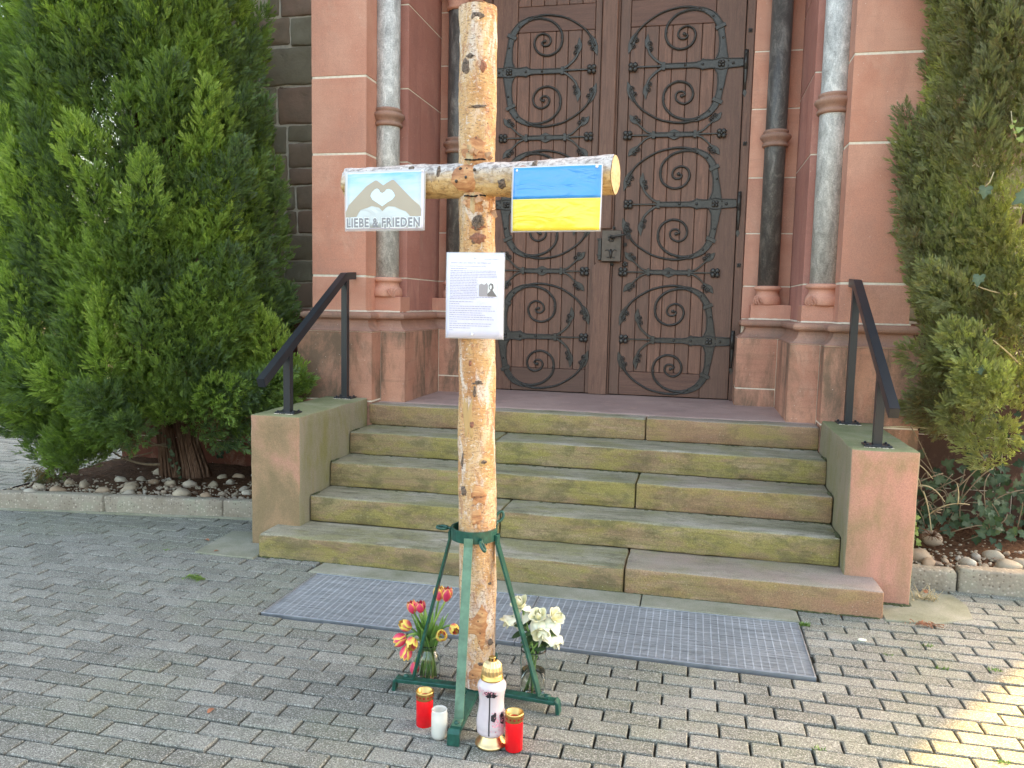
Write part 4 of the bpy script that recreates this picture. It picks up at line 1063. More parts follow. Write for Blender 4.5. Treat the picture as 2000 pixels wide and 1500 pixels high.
def hinge(x, z, m):
    ir = Iron(x, z, m)
    st = MB()   # horizontal strap with its widened cross and kinked bosses
    edged(ir, st, [(0.16, 0.003), (.06, .001), (0.0, 0), (-.07, 0), (-.139, 0), (-.20, -.002), (-.433, -.003)], [.062, .072, .090, .064, .074, .040, .040], 3)
    ir.bar(st, [(-.105, 0), (-.1385, 0.0), (-.172, 0)], [.05, .090, .04], .009)
    ir.bar(st, [(-.433 + .011, -.003), (-.433 - .011, -.003)], .062, .016)
    ir.bar(st, [(-.44, -.001), (-.64, -.001)], [.014, .010], .012)
    for d in (-.139, -.27, .085): ir.rivet(st, (d, 0), .011)
    st.tube([ir.P((0.178, -.055), YI - .018), ir.P((.178, .060), YI - .018)], .013, 10)
    st.ball(ir.P((.178, .068), YI - .018), .013, 8, 5)
    ho = st.build("strap_hinge", "wrought_iron", door)
    ir = Iron(x, z, m, .0016)
    for s in (-1, 1):
        k = lambda pts: [(p[0], p[1] * -s) for p in pts]
        sc = MB()
        edged(ir, sc, k([(0.0, -.02), (.006, -.085), (-.003, -.19), (-.020, -.276)]), [.112, .066, .046, .052], 4)
        edged(ir, sc, k([(-.020, -.276), (-.045, -.322), (-.085, -.368), (-.150, -.402), (-.19, -.412)]), [.052, .050, .044, .034, .028], 4)
        ir.bar(sc, k([(-.054, -.258), (.016, -.290)]), .030, .016)
        out = spline(k([(-.178, -.412), (-.264, -.430), (-.361, -.424), (-.473, -.393), (-.594, -.317), (-.655, -.245), (-.690, -.175)]), 5)
        ir.bar(sc, out, [.022, .018, .016, .017, .020], .008); ir.bead(sc, out, .0065)
        sp = spline(k([(-.16, -.402), (-.21, -.408), (-.265, -.405), (-.347, -.376), (-.412, -.310), (-.427, -.230), (-.398, -.158), (-.322, -.120), (-.243, -.140), (-.203, -.202), (-.216, -.262), (-.266, -.289), (-.318, -.268), (-.334, -.227), (-.315, -.198), (-.279, -.196), (-.262, -.219), (-.285, -.231)]), 5)
        ir.bar(sc, sp, [.022, .020, .019, .017, .016, .014], .008); ir.bead(sc, sp, .0065)
        for p in k([(.004, -.19), (-.075, -.352), (-.15, -.392), (-.361, -.423), (-.473, -.393), (-.347, -.376), (-.420, -.25), (-.322, -.119), (-.205, -.20)]): ir.rivet(sc, p)
        ir.rivet(sc, k([(-.287, -.230)])[0], .014)
        leaf_tip(ir, sc, k([(-.645, -.262), (-.672, -.215), (-.690, -.165), (-.708, -.105)]), k([(-.672, -.160), (-.650, -.204)]))
        sm_ = spline(k([(-.438, -.012), (-.486, -.040), (-.537, -.090), (-.558, -.135)]), 4); ir.bar(sc, sm_, [.020, .018, .016], .010)
        leaf_tip(ir, sc, k([(-.552, -.122), (-.562, -.160), (-.566, -.195), (-.562, -.245)]), k([(-.538, -.132), (-.546, -.172)]), .014, .036)
        sc.build("iron_scroll", "wrought_iron", ho)
    ir = Iron(x, z, m)
    rosette(ir, (0, 0), .030, ho); rosette(ir, (-.668, -.001), .042, ho, 4, "iron_flower")
def cross_bar(xk, z, half, m):
    ir = Iron(xk, z, m); st = MB()
    edged(ir, st, [(-.155, 0), (-.06, 0), (0, 0), (.06, 0), (.155, 0)], .036, 2)
    ir.bar(st, [(-.045, 0), (0, 0), (.045, 0)], [.04, .082, .04], .010); ir.rivet(st, (0, 0), .011)
    for s in (-1, 1):
        ir.bar(st, [(s * .147, 0), (s * .169, 0)], .058, .016)
        ir.bar(st, [(s * .165, 0), (s * (half - .03), 0)], [.014, .010], .012)
        for v in (-1, 1):
            q = spline([(s * .160, v * .006), (s * .215, v * .028), (s * .268, v * .075), (s * .300, v * .105)], 4); ir.bar(st, q, [.016, .013, .012], .010)
            leaf_tip(ir, st, [(s * .285, v * .088), (s * .310, v * .112), (s * .328, v * .130), (s * .350, v * .158)], [(s * .276, v * .108), (s * .302, v * .135)], .014, .038)
    o = st.build("iron_bar", "wrought_iron", door)
    for s in (-1, 1): rosette(ir, (s * half, 0), .042, o, 4, "iron_flower")
for z in (3.320, 2.270, 1.204):
    hinge(2.340, z, 1); hinge(0.680, z, -1)
for z in (2.801, 1.739): cross_bar(2.007, z, .358, 1); cross_bar(0.990, z, .350, -1)
# hinge pins hang from the frame at the right
for z in (3.32, 2.27, 1.204):
    for xx in (2.520, 0.500):
        pn = MB(); pn.tube([(xx, YI - .014, z + .09), (xx, YI - .014, z - .04), (xx, YI - .014, z - .14), (xx, YI - .012, z - .20)], [.015, .016, .010, .006], 8)
        pn.strip([(xx, YI - .006, z - .19), (xx, YI - .006, z - .225), (xx, YI - .006, z - .255)], [.01, .034, .004], .006, (0, -1, 0)); pn.build("hinge_pin", "wrought_iron", door)
for z in (3.55, 2.72, 1.80):
    ir = Iron(2.54, z, 1); rosette(ir, (0, 0), .018, door, 4, "iron_stud")
# lock case, lever and escutcheon
lk = MB(); lk.box(1.478, 1.632, 2.402, 2.445, 1.818, 2.062, .003); lo_ = lk.build("lock_case", "lock_plate", door)
hd = MB(); hd.tube([(1.552, 2.402, 2.005), (1.552, 2.370, 2.006), (1.575, 2.358, 2.009), (1.63, 2.352, 2.018), (1.668, 2.350, 2.024)] , [.011, .010, .009, .009, .008], 10)
hd.tube([(1.690 + (.006 + .0165 * (1 - k / 18)) * math.cos(math.pi * .75 - k * .52), 2.350, 2.008 + (.006 + .0165 * (1 - k / 18)) * math.sin(math.pi * .75 - k * .52)) for k in range(19)], [.007 - .003 * k / 18 for k in range(19)], 8)
hd.build("door_handle", "wrought_iron", lo_)
es = MB(); ir = Iron(1.553, 1.90, 1)
for k in range(7):
    a = k * 2 * math.pi / 7; es.ball((1.552 + .020 * math.cos(a), 2.398, 1.998 + .022 * math.sin(a)), .009, 7, 4, (1, .5, 1))
for s in (-1, 1):
    es.tube([(1.553 + s * (.006 + .042 * t), 2.398, 1.888 + .018 * math.sin(t * 3.1) + .008 * t) for t in [k / 8 for k in range(9)]], [.006 - .004 * k / 8 for k in range(9)], 6)
    es.tube([(1.553 + s * .012, 2.398, 1.852), (1.553 + s * .026, 2.398, 1.846), (1.553 + s * .030, 2.398, 1.853)], .004, 6)
es.tube([(1.553, 2.398, 1.915), (1.553, 2.398, 1.875), (1.553, 2.398, 1.84)], [.006, .012, .006], 8); es.build("escutcheon", "wrought_iron", lo_)
bo_ = MB(); bo_.box(1.448, 1.475, 2.415, 2.455, 1.83, 2.0, .003); bo_.box(1.440, 1.474, 2.41, 2.45, 1.985, 2.0, .002); bo_.box(1.440, 1.474, 2.41, 2.45, 1.862, 1.875, .002); bo_.build("lock_bolt", "wrought_iron", lo_)
for (x, z, r) in ((1.668, 2.075, .024), (1.660, 1.955, .016), (1.665, 1.80, .022), (1.556, 1.80, .018), (1.566, 2.085, .014)):
    rosette(Iron(x, z, 1), (0, 0), r, door, 5, "iron_stud")

# ================================================================== BIRCH CROSS
cross = thing("birch_cross", "tall wooden cross of rough birch logs in a green iron stand", "cross", (1.487, -1.24, 0.052))
LOGS = {}
def log(name, p0, p1, rad, mat, parent, seed, nseg=40, nring=150, endcap=True, top_tone=False, rough=.0035, seam=.5):
    p0, p1 = Vector(p0), Vector(p1); ax = (p1 - p0); L = ax.length; ax.normalize()
    ref = Vector((0, 0, 1)) if abs(ax.z) < .8 else Vector((0, -1, 0))
    e1 = (ref - ax * ref.dot(ax)).normalized(); e2 = ax.cross(e1)
    def surf(th, v, off=0.0):
        t = v / L; r = np.interp(t, np.linspace(0, 1, len(rad)), rad)
        q = Vector((math.cos(th) * 2.2, math.sin(th) * 2.2, v * 9)) + Vector((seed * 9.1, 0, seed * 3.3))
        r += mnoise.noise(q * .8) * rough * 1.6 + mnoise.noise(q * 3.0) * rough * .6 + mnoise.noise(Vector((math.cos(th) * 9, math.sin(th) * 9, v * 60)) + Vector((seed, 0, 0))) * rough * .30
        cen = p0 + ax * v + e1 * (.006 * math.sin(v * 3 + seed)) + e2 * (.005 * math.sin(v * 2.2 + 2 * seed))
        return cen + (e1 * math.cos(th) + e2 * math.sin(th)) * (r + off)
    LOGS[name + str(seed)] = (surf, L, rad)
    V = []; F = []; UV = []; WE = []
    for i in range(nring + 1):
        v = L * i / nring
        for k in range(nseg):
            th = 2 * math.pi * k / nseg
            jag = .004 * mnoise.noise(Vector((k * .9, seed, i))) if i in (0, nring) else 0
            V.append(surf(th, v) + ax * jag); UV.append((((k / nseg - seam) % 1.0) * 2 * math.pi * .066, v)); WE.append(.5 + .5 * math.cos(th))
    F = [(i * nseg + k, i * nseg + (k + 1) % nseg, (i + 1) * nseg + (k + 1) % nseg, (i + 1) * nseg + k) for i in range(nring) for k in range(nseg)]
    b = MB(); b.add(V, F, True); b.uv = UV; b.attr = {"top_tone": WE}
    o = b.build(name, mat, parent)
    for (v, sgn) in ((0, -1), (L, 1)):
        c = MB(); n = 28
        rim = [surf(2 * math.pi * k / n, v, -.0015) + ax * sgn * .0015 for k in range(n)]
        mid = [surf(2 * math.pi * k / n, v, -.02) + ax * sgn * (.004 + .001 * math.sin(k)) for k in range(n)]
        ce = sum(rim, Vector()) / n + ax * sgn * .005
        c.add(rim + mid + [ce], [(k, (k + 1) % n, n + (k + 1) % n, n + k) for k in range(n)] + [(n + k, n + (k + 1) % n, 2 * n) for k in range(n)]); c.build("end_grain", "cut_wood", o)
    return o, surf
up_, usurf = log("upright_log", (1.488, -1.24, 0.054), (1.442, -1.228, 2.492), [.058, .066, .069, .069, .069, .067, .066, .064, .065, .066, .066], "birch_bark", cross, 1)
SEAM = .5
bdir = Vector((.988, -.150, 0)).normalized()
bc = Vector((1.468, -1.262, 1.906))
bm_, bsurf = log("beam_log", bc - bdir * .535 + Vector((0, 0, -.002)), bc + bdir * .488 + Vector((0, 0, .004)), [.058, .058, .059, .060, .060, .060, .062], "birch_bark_white", cross, 2, nring=110, top_tone=True, seam=SEAM)

def patch(surf, th0, v0, rt, rv, h, mat, parent, name="knot", seed=0, rag=.25, ring=5, n=18, edge=.0012):
    """a raised or peeled patch lying on a log"""
    b = MB(); V = [surf(th0, v0, h + edge)]; rs = random.Random(seed)
    ph = [1 + rag * mnoise.noise(Vector((math.cos(k * 2 * math.pi / n) * 1.7, math.sin(k * 2 * math.pi / n) * 1.7, seed * 5.1))) * 2 for k in range(n)]
    for i in range(1, ring + 1):
        f = i / ring
        for k in range(n):
            a = 2 * math.pi * k / n
            V.append(surf(th0 + rt * f * ph[k] * math.cos(a), v0 + rv * f * ph[k] * math.sin(a), edge * (1 if i < ring else -2.5) + h * (1 - f * f) * (1 + .5 * rs.uniform(-1, 1))))
    F = [(0, 1 + k, 1 + (k + 1) % n) for k in range(n)] + [(1 + (i - 1) * n + k, 1 + i * n + k, 1 + i * n + (k + 1) % n, 1 + (i - 1) * n + (k + 1) % n) for i in range(1, ring) for k in range(n)]
    b.add(V, F, True); return b.build(name, mat, parent)
# theta of the upright: 0 faces -y (front), +pi/2 towards ... checked by sign below
_a = usurf(math.pi / 2, 1.0); SG = 1 if _a.x > usurf(0, 1.0).x else -1
def U(th, z, rt, rz, h, mat, name="knot", seed=0, rag=.25): return patch(usurf, SG * th, z - 0.054, rt, rz, h, mat, up_, name, seed, rag)
FR = .27      # the camera sees the log from its right
U(FR - .05, 2.445, .42, .014, .003, "knot_dark", seed=1); U(FR - .10, 2.435, .22, .010, .004, "birch_bark", seed=2)
U(FR + .28, 2.282, .22, .022, .005, "knot_red", seed=3); U(FR - .72, 2.283, .30, .030, .004, "knot_dark", seed=4); U(FR - .45, 2.315, .30, .010, .002, "knot_dark", seed=5)
U(FR - .05, 2.146, .55, .006, .001, "knot_dark", seed=6, rag=.5)
U(FR + .05, 1.754, .40, .030, .008, "knot_dark", "knot", 7, .12); U(FR + .06, 1.738, .44, .010, .005, "knot_red", seed=8)
U(FR + .05, 1.700, .46, .020, .006, "knot_red", seed=9); U(FR - .18, 1.690, .14, .012, .004, "knot_dark", seed=10)
U(FR - .36, 1.262, .10, .012, .004, "knot_red", seed=11); U(FR + .05, 1.192, .24, .008, .002, "knot_dark", seed=12, rag=.5); U(FR - .12, 1.160, .10, .022, .004, "knot_dark", seed=13)
U(FR - .28, 1.040, .12, .014, .003, "knot_red", seed=14); U(FR + .42, .905, .36, .016, .002, "birch_bark_white", seed=15); U(FR + .38, .906, .22, .009, .004, "knot_dark", seed=16)
U(FR - .80, .908, .08, .03, .003, "knot_dark", seed=17); U(FR + .02, .785, .52, .030, .002, "peeled_wood", "peeled_patch", 18, .5); U(FR - .74, .80, .20, .020, .008, "knot_dark", seed=19)
U(FR - .02, .70, .34, .045, .0015, "peeled_wood", "peeled_patch", 20, .5); U(FR - .55, .62, .16, .012, .004, "knot_dark", seed=21); U(FR + .55, .615, .10, .014, .004, "knot_dark", seed=22)
U(FR + .75, .455, .16, .006, .003, "knot_dark", seed=23); U(FR + .1, .30, .6, .07, .001, "peeled_wood", "peeled_patch", 24, .7); U(FR + .75, .235, .16, .016, .009, "knot_dark", seed=25); U(FR - .9, .33, .14, .016, .010, "knot_dark", seed=26); U(FR + .15, .155, .26, .007, .003, "knot_dark", seed=27); U(FR + .1, .12, .5, .05, .001, "peeled_wood", "peeled_patch", 28, .6)
U(FR - .5, 1.05, .28, .11, .001, "birch_bark_white", "bark_patch", 29, .6)
# stripped band above and below the beam with torn curls
U(FR - .25, 2.000, .95, .045, .001, "peeled_wood", "peeled_patch", 30, .3); U(FR - .40, 1.992, .26, .040, .0018, "cut_wood", "peeled_patch", 31, .25)
U(FR + .10, 1.822, 1.05, .040, .001, "peeled_wood", "peeled_patch", 32, .2); U(FR - .22, 1.822, .22, .040, .002, "cut_wood", "peeled_patch", 33, .15); U(FR + .48, 1.815, .22, .022, .002, "birch_bark", "peeled_patch", 34, .5)
def curl(p, w, l, rot, seed):
    b = MB(); V = []; N = 7
    for i in range(N + 1):
        t = i / N
        for s in (-1, 1):
            a = t * 2.2
            q = Vector((s * w / 2 * (1 - .6 * t), -.004 - l * .35 * math.sin(a), l * (1 - math.cos(a)) * .45 + .003 * mnoise.noise(Vector((seed, s, i * .7)))))
            V.append(Vector(p) + Matrix.Rotation(rot, 3, 'Y') @ q)
    b.add(V, [(i * 2, i * 2 + 1, i * 2 + 3, i * 2 + 2) for i in range(N)], True); return b.build("bark_curl", "bark_curl", up_)
for (th, z, w, l, ro, sd) in ((FR - .35, 1.985, .03, .045, .6, 1), (FR + .05, 1.990, .035, .04, -1.0, 2), (FR + .45, 1.980, .04, .05, 1.2, 3), (FR + .8, 1.97, .03, .05, -.5, 4), (FR + 1.1, 1.80, .045, .06, 2.6, 5), (FR + .25, 1.838, .05, .05, -2.2, 6), (FR - .9, 1.83, .03, .04, 2.2, 7), (FR + .5, 1.80, .03, .03, -.3, 8)):
    curl(usurf(SG * th, z - .054, .001), w * .62, l * .7, ro, sd)
# notched, bark-free middle of the beam with its bolts
_b = bsurf(math.pi / 2, .5); SB = 1 if _b.y < bc.y else -1
def B(th, s, rt, rs_, h, mat, name="knot", seed=0, rag=.25): return patch(bsurf, SB * th, s + .535, rt, rs_, h, mat, bm_, name, seed, rag)
B(1.55, -.035, 1.25, .050, .004, "peeled_wood", "peeled_patch", 40, .22)
B(1.25, .235 - .05, .30, .024, .003, "knot_red", seed=41); B(.95, .222, .4, .012, .004, "knot_dark", seed=42); B(1.95, .105, .34, .016, .006, "knot_dark", seed=43)
B(1.1, -.135, .40, .008, .003, "knot_dark", seed=44); B(.75, -.25, .22, .012, .002, "knot_dark", seed=45)
for (th, s) in ((1.05, -.05), (1.15, .005), (1.75, -.062), (1.55, -.025)):
    p = bsurf(SB * th, s + .535, .004); q = MB(); q.ball(p, .006, 8, 5); q.build("nail", "wrought_iron", bm_)
dk = MB()
for z in (1.968, 1.845):
    ar = [usurf(SG * (FR + t), z - .054, .002) + Vector((0, -.003, .002 * math.sin(7 * t))) for t in np.linspace(-.75, .45, 14)]; dk.tube(ar, [.0012 + .0022 * abs(math.sin(q * 1.9 + z * 40)) for q in range(14)], 6)
dk.build("notch_shadow", "dark_gap", up_)  # dark lines drawn for the shadow where beam and upright meet

# ------------------------------------------------------------------ sheets on the cross
def plane_basis(o, ux): return Vector(o), Vector(ux).normalized(), Vector((0, 0, 1))
def sheet(o, ux, w, h, mat, name, parent, off=0.0, x0=0.0, z0=0.0, nx=1, tilt=0.0, bend=0.0):
    """rectangle w x h whose top left corner is o + x0*ux - z0*up, off towards the viewer; slightly waved, 0.4 mm thick"""
    u = Vector(ux).normalized(); nrm = Vector((u.y, -u.x, 0)).normalized(); b = MB(); V = []; UV = []; NX, NZ = 12, 10
    for layer in (0, 1):
        for j in range(NZ + 1):
            for i in range(NX + 1):
                a = i / NX * w + x0; c = j / NZ * h + z0
                d = off - layer * .0004 + bend * wave(a, c)
                V.append(Vector(o) + u * a + nrm * (d + tilt * c) + Vector((0, 0, -c))); UV.append((i / NX, 1 - j / NZ))
    n1 = (NX + 1) * (NZ + 1); F = []
    for j in range(NZ):
        for i in range(NX):
            q = j * (NX + 1) + i; F.append((q, q + NX + 1, q + NX + 2, q + 1)); F.append((n1 + q, n1 + q + 1, n1 + q + NX + 2, n1 + q + NX + 1))
    ring = [i for i in range(NX + 1)] + [j * (NX + 1) + NX for j in range(1, NZ + 1)] + [NZ * (NX + 1) + i for i in range(NX - 1, -1, -1)] + [j * (NX + 1) for j in range(NZ - 1, 0, -1)]
    for a, c in zip(ring, ring[1:] + ring[:1]): F.append((a, c, n1 + c, n1 + a))
    b.add(V, F, True); b.uv = UV
    return b.build(name, mat, parent)
def wave(a, c): return .0035 * math.sin(a * 13 + c * 5) + .0025 * math.sin(c * 17 - a * 7) + .0015 * math.sin(a * 31 + 1)
def flat_poly(o, ux, pts, mat, name, parent, off, tilt=0.0, bend=0.0):
    """thin printed shape (points in metres from the top left corner), follows the waves of its sheet"""
    u = Vector(ux).normalized(); nrm = Vector((u.y, -u.x, 0)).normalized()
    bm = bmesh.new(); vs = [bm.verts.new((p[0], -p[1], 0)) for p in pts]; bm.faces.new(vs)
    bmesh.ops.triangulate(bm, faces=bm.faces[:])
    for _ in range(2):
        bmesh.ops.subdivide_edges(bm, edges=[e for e in bm.edges if e.calc_length() > .02], cuts=1)
    bmesh.ops.triangulate(bm, faces=bm.faces[:])
    sh = LOC[parent.name]
    for v in bm.verts:
        a, c = v.co.x, -v.co.y
        v.co = Vector(o) + u * a + nrm * (off + bend * wave(a, c) + tilt * c) + Vector((0, 0, -c)) - Vector(sh)
    bm.normal_update()
    me = bpy.data.meshes.new(name); bm.to_mesh(me); bm.free(); me.materials.append(MAT[mat]); return mkobj(name, me, parent)
def lettering(o, ux, text, x, z, size, mat, name, parent, off, sxk=1.0, offset=0.0, tilt=0.0, bend=0.0, width=None, space=1.0):
    cu_ = bpy.data.curves.new("txt", 'FONT'); cu_.body = text; cu_.size = size; cu_.offset = offset; cu_.resolution_u = 3; cu_.space_character = space
    ob = bpy.data.objects.new("txt", cu_); COL.objects.link(ob)
    dg = bpy.context.evaluated_depsgraph_get(); me = bpy.data.meshes.new_from_object(ob.evaluated_get(dg)); bpy.data.objects.remove(ob)
    me.name = name; u = Vector(ux).normalized(); nrm = Vector((u.y, -u.x, 0)).normalized(); sh = Vector(LOC[parent.name])
    xs = [v.co.x for v in me.vertices]; k = sxk if width is None else width / (max(xs) - min(xs)); mn = min(xs)
    for v in me.vertices:
        a = x + (v.co.x - mn) * k; c = z - v.co.y
        v.co = Vector(o) + u * a + nrm * (off + bend * wave(a, c) + tilt * c) + Vector((0, 0, -c)) - sh
    me.materials.clear(); me.materials.append(MAT[mat]); return mkobj(name, me, parent)
def pin(p, nrm, parent, r=.005):
    b = MB(); b.ball(p, r, 8, 5, (1, .6, 1)); b.build("drawing_pin", "white_pin", parent)

# peace sheet with two hands
un = Vector((bdir.y, -bdir.x, 0)).normalized()
O1 = (0.9580, -1.2560, 1.9400)
t = thing("peace_poster", "laminated sheet reading LIEBE & FRIEDEN with hands forming a heart", "poster", O1)
W1, H1 = 0.328, 0.2145
sheet(O1, bdir, W1, H1, "laminate", "laminate", t, .000, bend=.6)
sheet(O1, bdir, W1 - .012, H1 - .012, "paper_white", "paper", t, .0008, .006, .006, bend=.6)
sheet(O1, bdir, W1 - .030, H1 - .022, "photo_sky", "photo_print", t, .0014, .013, .010, bend=.6)
def fr(pts): # crop pixel coordinates of the print -> metres on the sheet
    return [((x - 262) / (1476 - 262) * W1, (y - 400) / (1335 - 400) * H1) for x, y in pts]
hands = fr([(283, 1040), (330, 930), (470, 780), (600, 640), (690, 580), (735, 553), (765, 556), (820, 600), (862, 632), (905, 600), (990, 553), (1020, 556), (1070, 610), (1150, 700), (1290, 855), (1395, 950), (1425, 1010), (1425, 1115),
            (1265, 1115), (1200, 1040), (1110, 1005), (1040, 965), (940, 955), (900, 980), (850, 1030), (800, 975), (690, 945), (640, 965), (560, 990), (520, 1000), (480, 1060), (455, 1110), (283, 1115)])
flat_poly(O1, bdir, hands, "hands_brown", "hands_silhouette", t, .0021, bend=.6)
heart = fr([(850, 955), (760, 890), (700, 850), (668, 790), (690, 735), (735, 690), (770, 678), (800, 700), (815, 735), (850, 752), (885, 730), (910, 698), (945, 692), (990, 710), (1025, 755), (1040, 800), (1000, 855), (930, 895)])
flat_poly(O1, bdir, heart, "heart_sky", "heart_print", t, .0027, bend=.6)
lettering(O1, bdir, "LIEBE & FRIEDEN", .0080, .2000, .0445, "letter_white", "lettering_outline", t, .0030, space=1.12, offset=.0044, width=.3060, bend=.6)
lettering(O1, bdir, "LIEBE & FRIEDEN", .0105, .1995, .0445, "letter_grey", "lettering", t, .0035, width=.3000, bend=.6, offset=.0016, space=1.12)
for (a, c) in ((.318, .009),): pin(Vector(O1) + bdir * a + un * .002 + Vector((0, 0, -c)), un, t)

# blue and yellow flag sheet
O2 = (1.6080, -1.3555, 1.9312)
t = thing("flag_poster", "laminated blue and yellow flag sheet pinned to the cross beam", "poster", O2)
sheet(O2, bdir, .311, .2165, "laminate", "laminate", t, .000, bend=1.1); sheet(O2, bdir, .3045, .2105, "paper_white", "paper", t, .0008, .0045, .003, bend=1.1)
sheet(O2, bdir, .3005, .103, "blue_field", "blue_field", t, .0014, .0065, .0048, bend=1.1); sheet(O2, bdir, .3005, .1035, "yellow_field", "yellow_field", t, .0014, .0065, .1088, bend=1.1)
for (a, c) in ((.018, .013), (.293, .010)): pin(Vector(O2) + bdir * a + un * .003 + Vector((0, 0, -c)), un, t)

# printed text sheet
O3 = (1.3690, -1.3190, 1.6500); UX = Vector((1, 0.0, 0))
t = thing("text_notice", "white laminated sheet of printed text with a small grey photo", "notice", O3)
W3, H3 = .2115, .301
sheet(O3, UX, W3, H3, "laminate", "laminate", t, .000, bend=.8); sheet(O3, UX, W3 - .006, H3 - .006, "paper_white", "paper", t, .0008, .003, .003, bend=.8)
def tx(x, y): return ((x - 88) / (1002 - 88) * W3, (y - 98) / (1450 - 98) * H3)
lettering(O3, UX, "Glocken rufen zum Gebet für den Frieden auf", *tx(160, 272), .0062, "print_ink", "headline", t, .0018, width=.1440, bend=.8)
lettering(O3, UX, "Bischof Wiesemann und Kirchenpräsidentin Wüst", *tx(160, 322), .0048, "print_ink", "headline", t, .0018, width=.1260, bend=.8)
# body copy: too small to read in the photograph - rows of word-length strokes
ink = MB(); rs = random.Random(3); nr3 = Vector((0, -1, 0))
def words(x0, x1, y, hgt=.0016):
    x = x0
    while x < x1:
        w = rs.uniform(10, 48); e = min(x + w, x1)
        (a, c), (a2, _) = tx(x, y), tx(e, y)
        d = .0016 + .8 * wave((a + a2) / 2, c)
        P = lambda aa, cc: Vector(O3) + UX * aa + nr3 * d + Vector((0, 0, -cc))
        ink.add([P(a, c + hgt * .5), P(a2, c + hgt * .5), P(a2, c - hgt * .5), P(a, c - hgt * .5)], [(0, 1, 2, 3)]); x = e + rs.uniform(6, 11)
words(688, 905, 207, .0011); words(165, 420, 353)
for i in range(5): words(160, 890 - rs.uniform(0, 30), 388 + i * 25.5)
for i in range(11): words(158, 590 - rs.uniform(0, 25), 515 + i * 25.5)
for i, e in enumerate((855, 560)): words(152, e, 797 + i * 26)
words(152, 525, 868); words(152, 305, 902)
for i, e in enumerate((810, 790, 870, 655, 715, 820, 845, 275, 815, 790, 480, 205)): words(152, e, 939 + i * 34)
stuff(ink.build("print_lines", "print_ink", t))
flat_poly(O3, UX, [tx(*p) for p in ((612, 505), (890, 500), (890, 780), (610, 780))], "letter_white", "photo_print", t, .0017, bend=.8)
flat_poly(O3, UX, [tx(*p) for p in ((612, 600), (650, 580), (690, 600), (730, 568), (750, 610), (750, 640), (740, 780), (610, 780))], "print_grey", "photo_print", t, .0022, bend=.8)
flat_poly(O3, UX, [tx(*p) for p in ((760, 610), (790, 572), (830, 590), (838, 650), (820, 680), (890, 780), (745, 780), (740, 740), (790, 690), (765, 660))], "print_dark", "photo_print", t, .0025, bend=.8)
flat_poly(O3, UX, [tx(*p) for p in ((775, 620), (795, 600), (808, 620), (805, 655), (790, 672), (776, 650))], "letter_white", "photo_print", t, .0028, bend=.8)
pin(Vector(O3) + UX * .105 + nr3 * .003 + Vector((0, 0, -.018)), nr3, t); pin(Vector(O3) + UX * .098 + nr3 * .003 + Vector((0, 0, -.285)), nr3, t)

# ------------------------------------------------------------------ green iron stand
st = thing("cross_stand", "green painted iron stand with four struts and a collar round the birch trunk", "stand", (1.488, -1.28, 0))
SC = Vector((1.486, -1.262, 0))
co_ = MB(); n = 36; ri, ro, z0, z1 = .079, .086, .612, .655
V = []
tiltx = .0
for k in range(n):
    a = 2 * math.pi * k / n
    cx_, cy_ = 1.466, -1.245
    for (r, z) in ((ri, z0), (ro, z0), (ro, z1), (ri, z1)): V.append((cx_ + r * math.cos(a), cy_ + r * math.sin(a), z))
co_.add(V, [(k * 4 + q, ((k + 1) % n) * 4 + q, ((k + 1) % n) * 4 + (q + 1) % 4, k * 4 + (q + 1) % 4) for k in range(n) for q in range(4)], False)
collar = co_.build("collar", "green_paint", st)
def eye(c, ax, up, parent):
    b = MB(); c = Vector(c); ax = Vector(ax).normalized(); up = Vector(up).normalized()
    b.tube([c, c + ax * .016], .006, 8)
    b.tube([c + ax * (.016 + .020 - .020 * math.cos(k * math.pi / 8)) + up * .013 * math.sin(k * math.pi / 8) for k in range(17)], .0058, 8, False); b.build("eye_bolt", "green_paint", parent)
eye((1.380, -1.245, .640), (-1, -.1, .05), (0, 1, .12), collar); eye((1.535, -1.195, .650), (.35, .5, 1), (.7, .3, -.2), collar); eye((1.512, -1.318, .628), (.35, -.75, -.35), (.6, .2, -.75), collar)
feet = {'L': Vector((1.170, -1.272, 0)), 'R': Vector((1.806, -1.288, 0)), 'F': Vector((1.500, -1.590, 0)), 'B': Vector((1.478, -.965, 0))}
for k, p in feet.items():
    d = (p - SC); d.z = 0; L = d.length; d.normalize()
    b = MB(); a = SC + d * (.02 if k in 'FB' else 0); end = SC + d * (L - .012)
    b.strip([a + Vector((0, 0, .044)), end + Vector((0, 0, .044)), SC + d * L + Vector((0, 0, .036)), SC + d * (L + .002) + Vector((0, 0, .001))], .038, .014, (0, 0, 1)) if False else None
    b.strip([a + Vector((0, 0, .043)), end + Vector((0, 0, .043))], .038 if k != 'F' else .042, .013, (0, 0, 1))
    b.strip([SC + d * (L - .014) + Vector((0, 0, .0492)), SC + d * (L - .003) + Vector((0, 0, .040)), SC + d * L + Vector((0, 0, .002))], .038 if k != 'F' else .042, .013, d + Vector((0, 0, .5)))
    lg = b.build("foot_bar", "green_paint", st)
    top = Vector((1.466, -1.245, .622)) + d * .0905
    bot = SC + d * (L - .075) + Vector((0, 0, .054))
    s = MB(); s.strip([SC + d * (L - .035) + Vector((0, 0, .0525)), bot, bot + (top - bot) * .04 + Vector((0, 0, .004)), top - Vector((0, 0, .02)), top + Vector((0, 0, .012))], .032, .009, d.cross(Vector((0, 0, 1))).cross(top - bot))
    s.build("strut", "green_paint_worn" if k == 'F' else "green_paint", st)
    bo = MB(); bo.lathe([(.011, 0), (.011, .004), (.007, .008), (0, .009)], tuple(SC + d * (L - .045) + Vector((0, 0, .056))), 10); bo.build("bolt", "green_paint", lg)
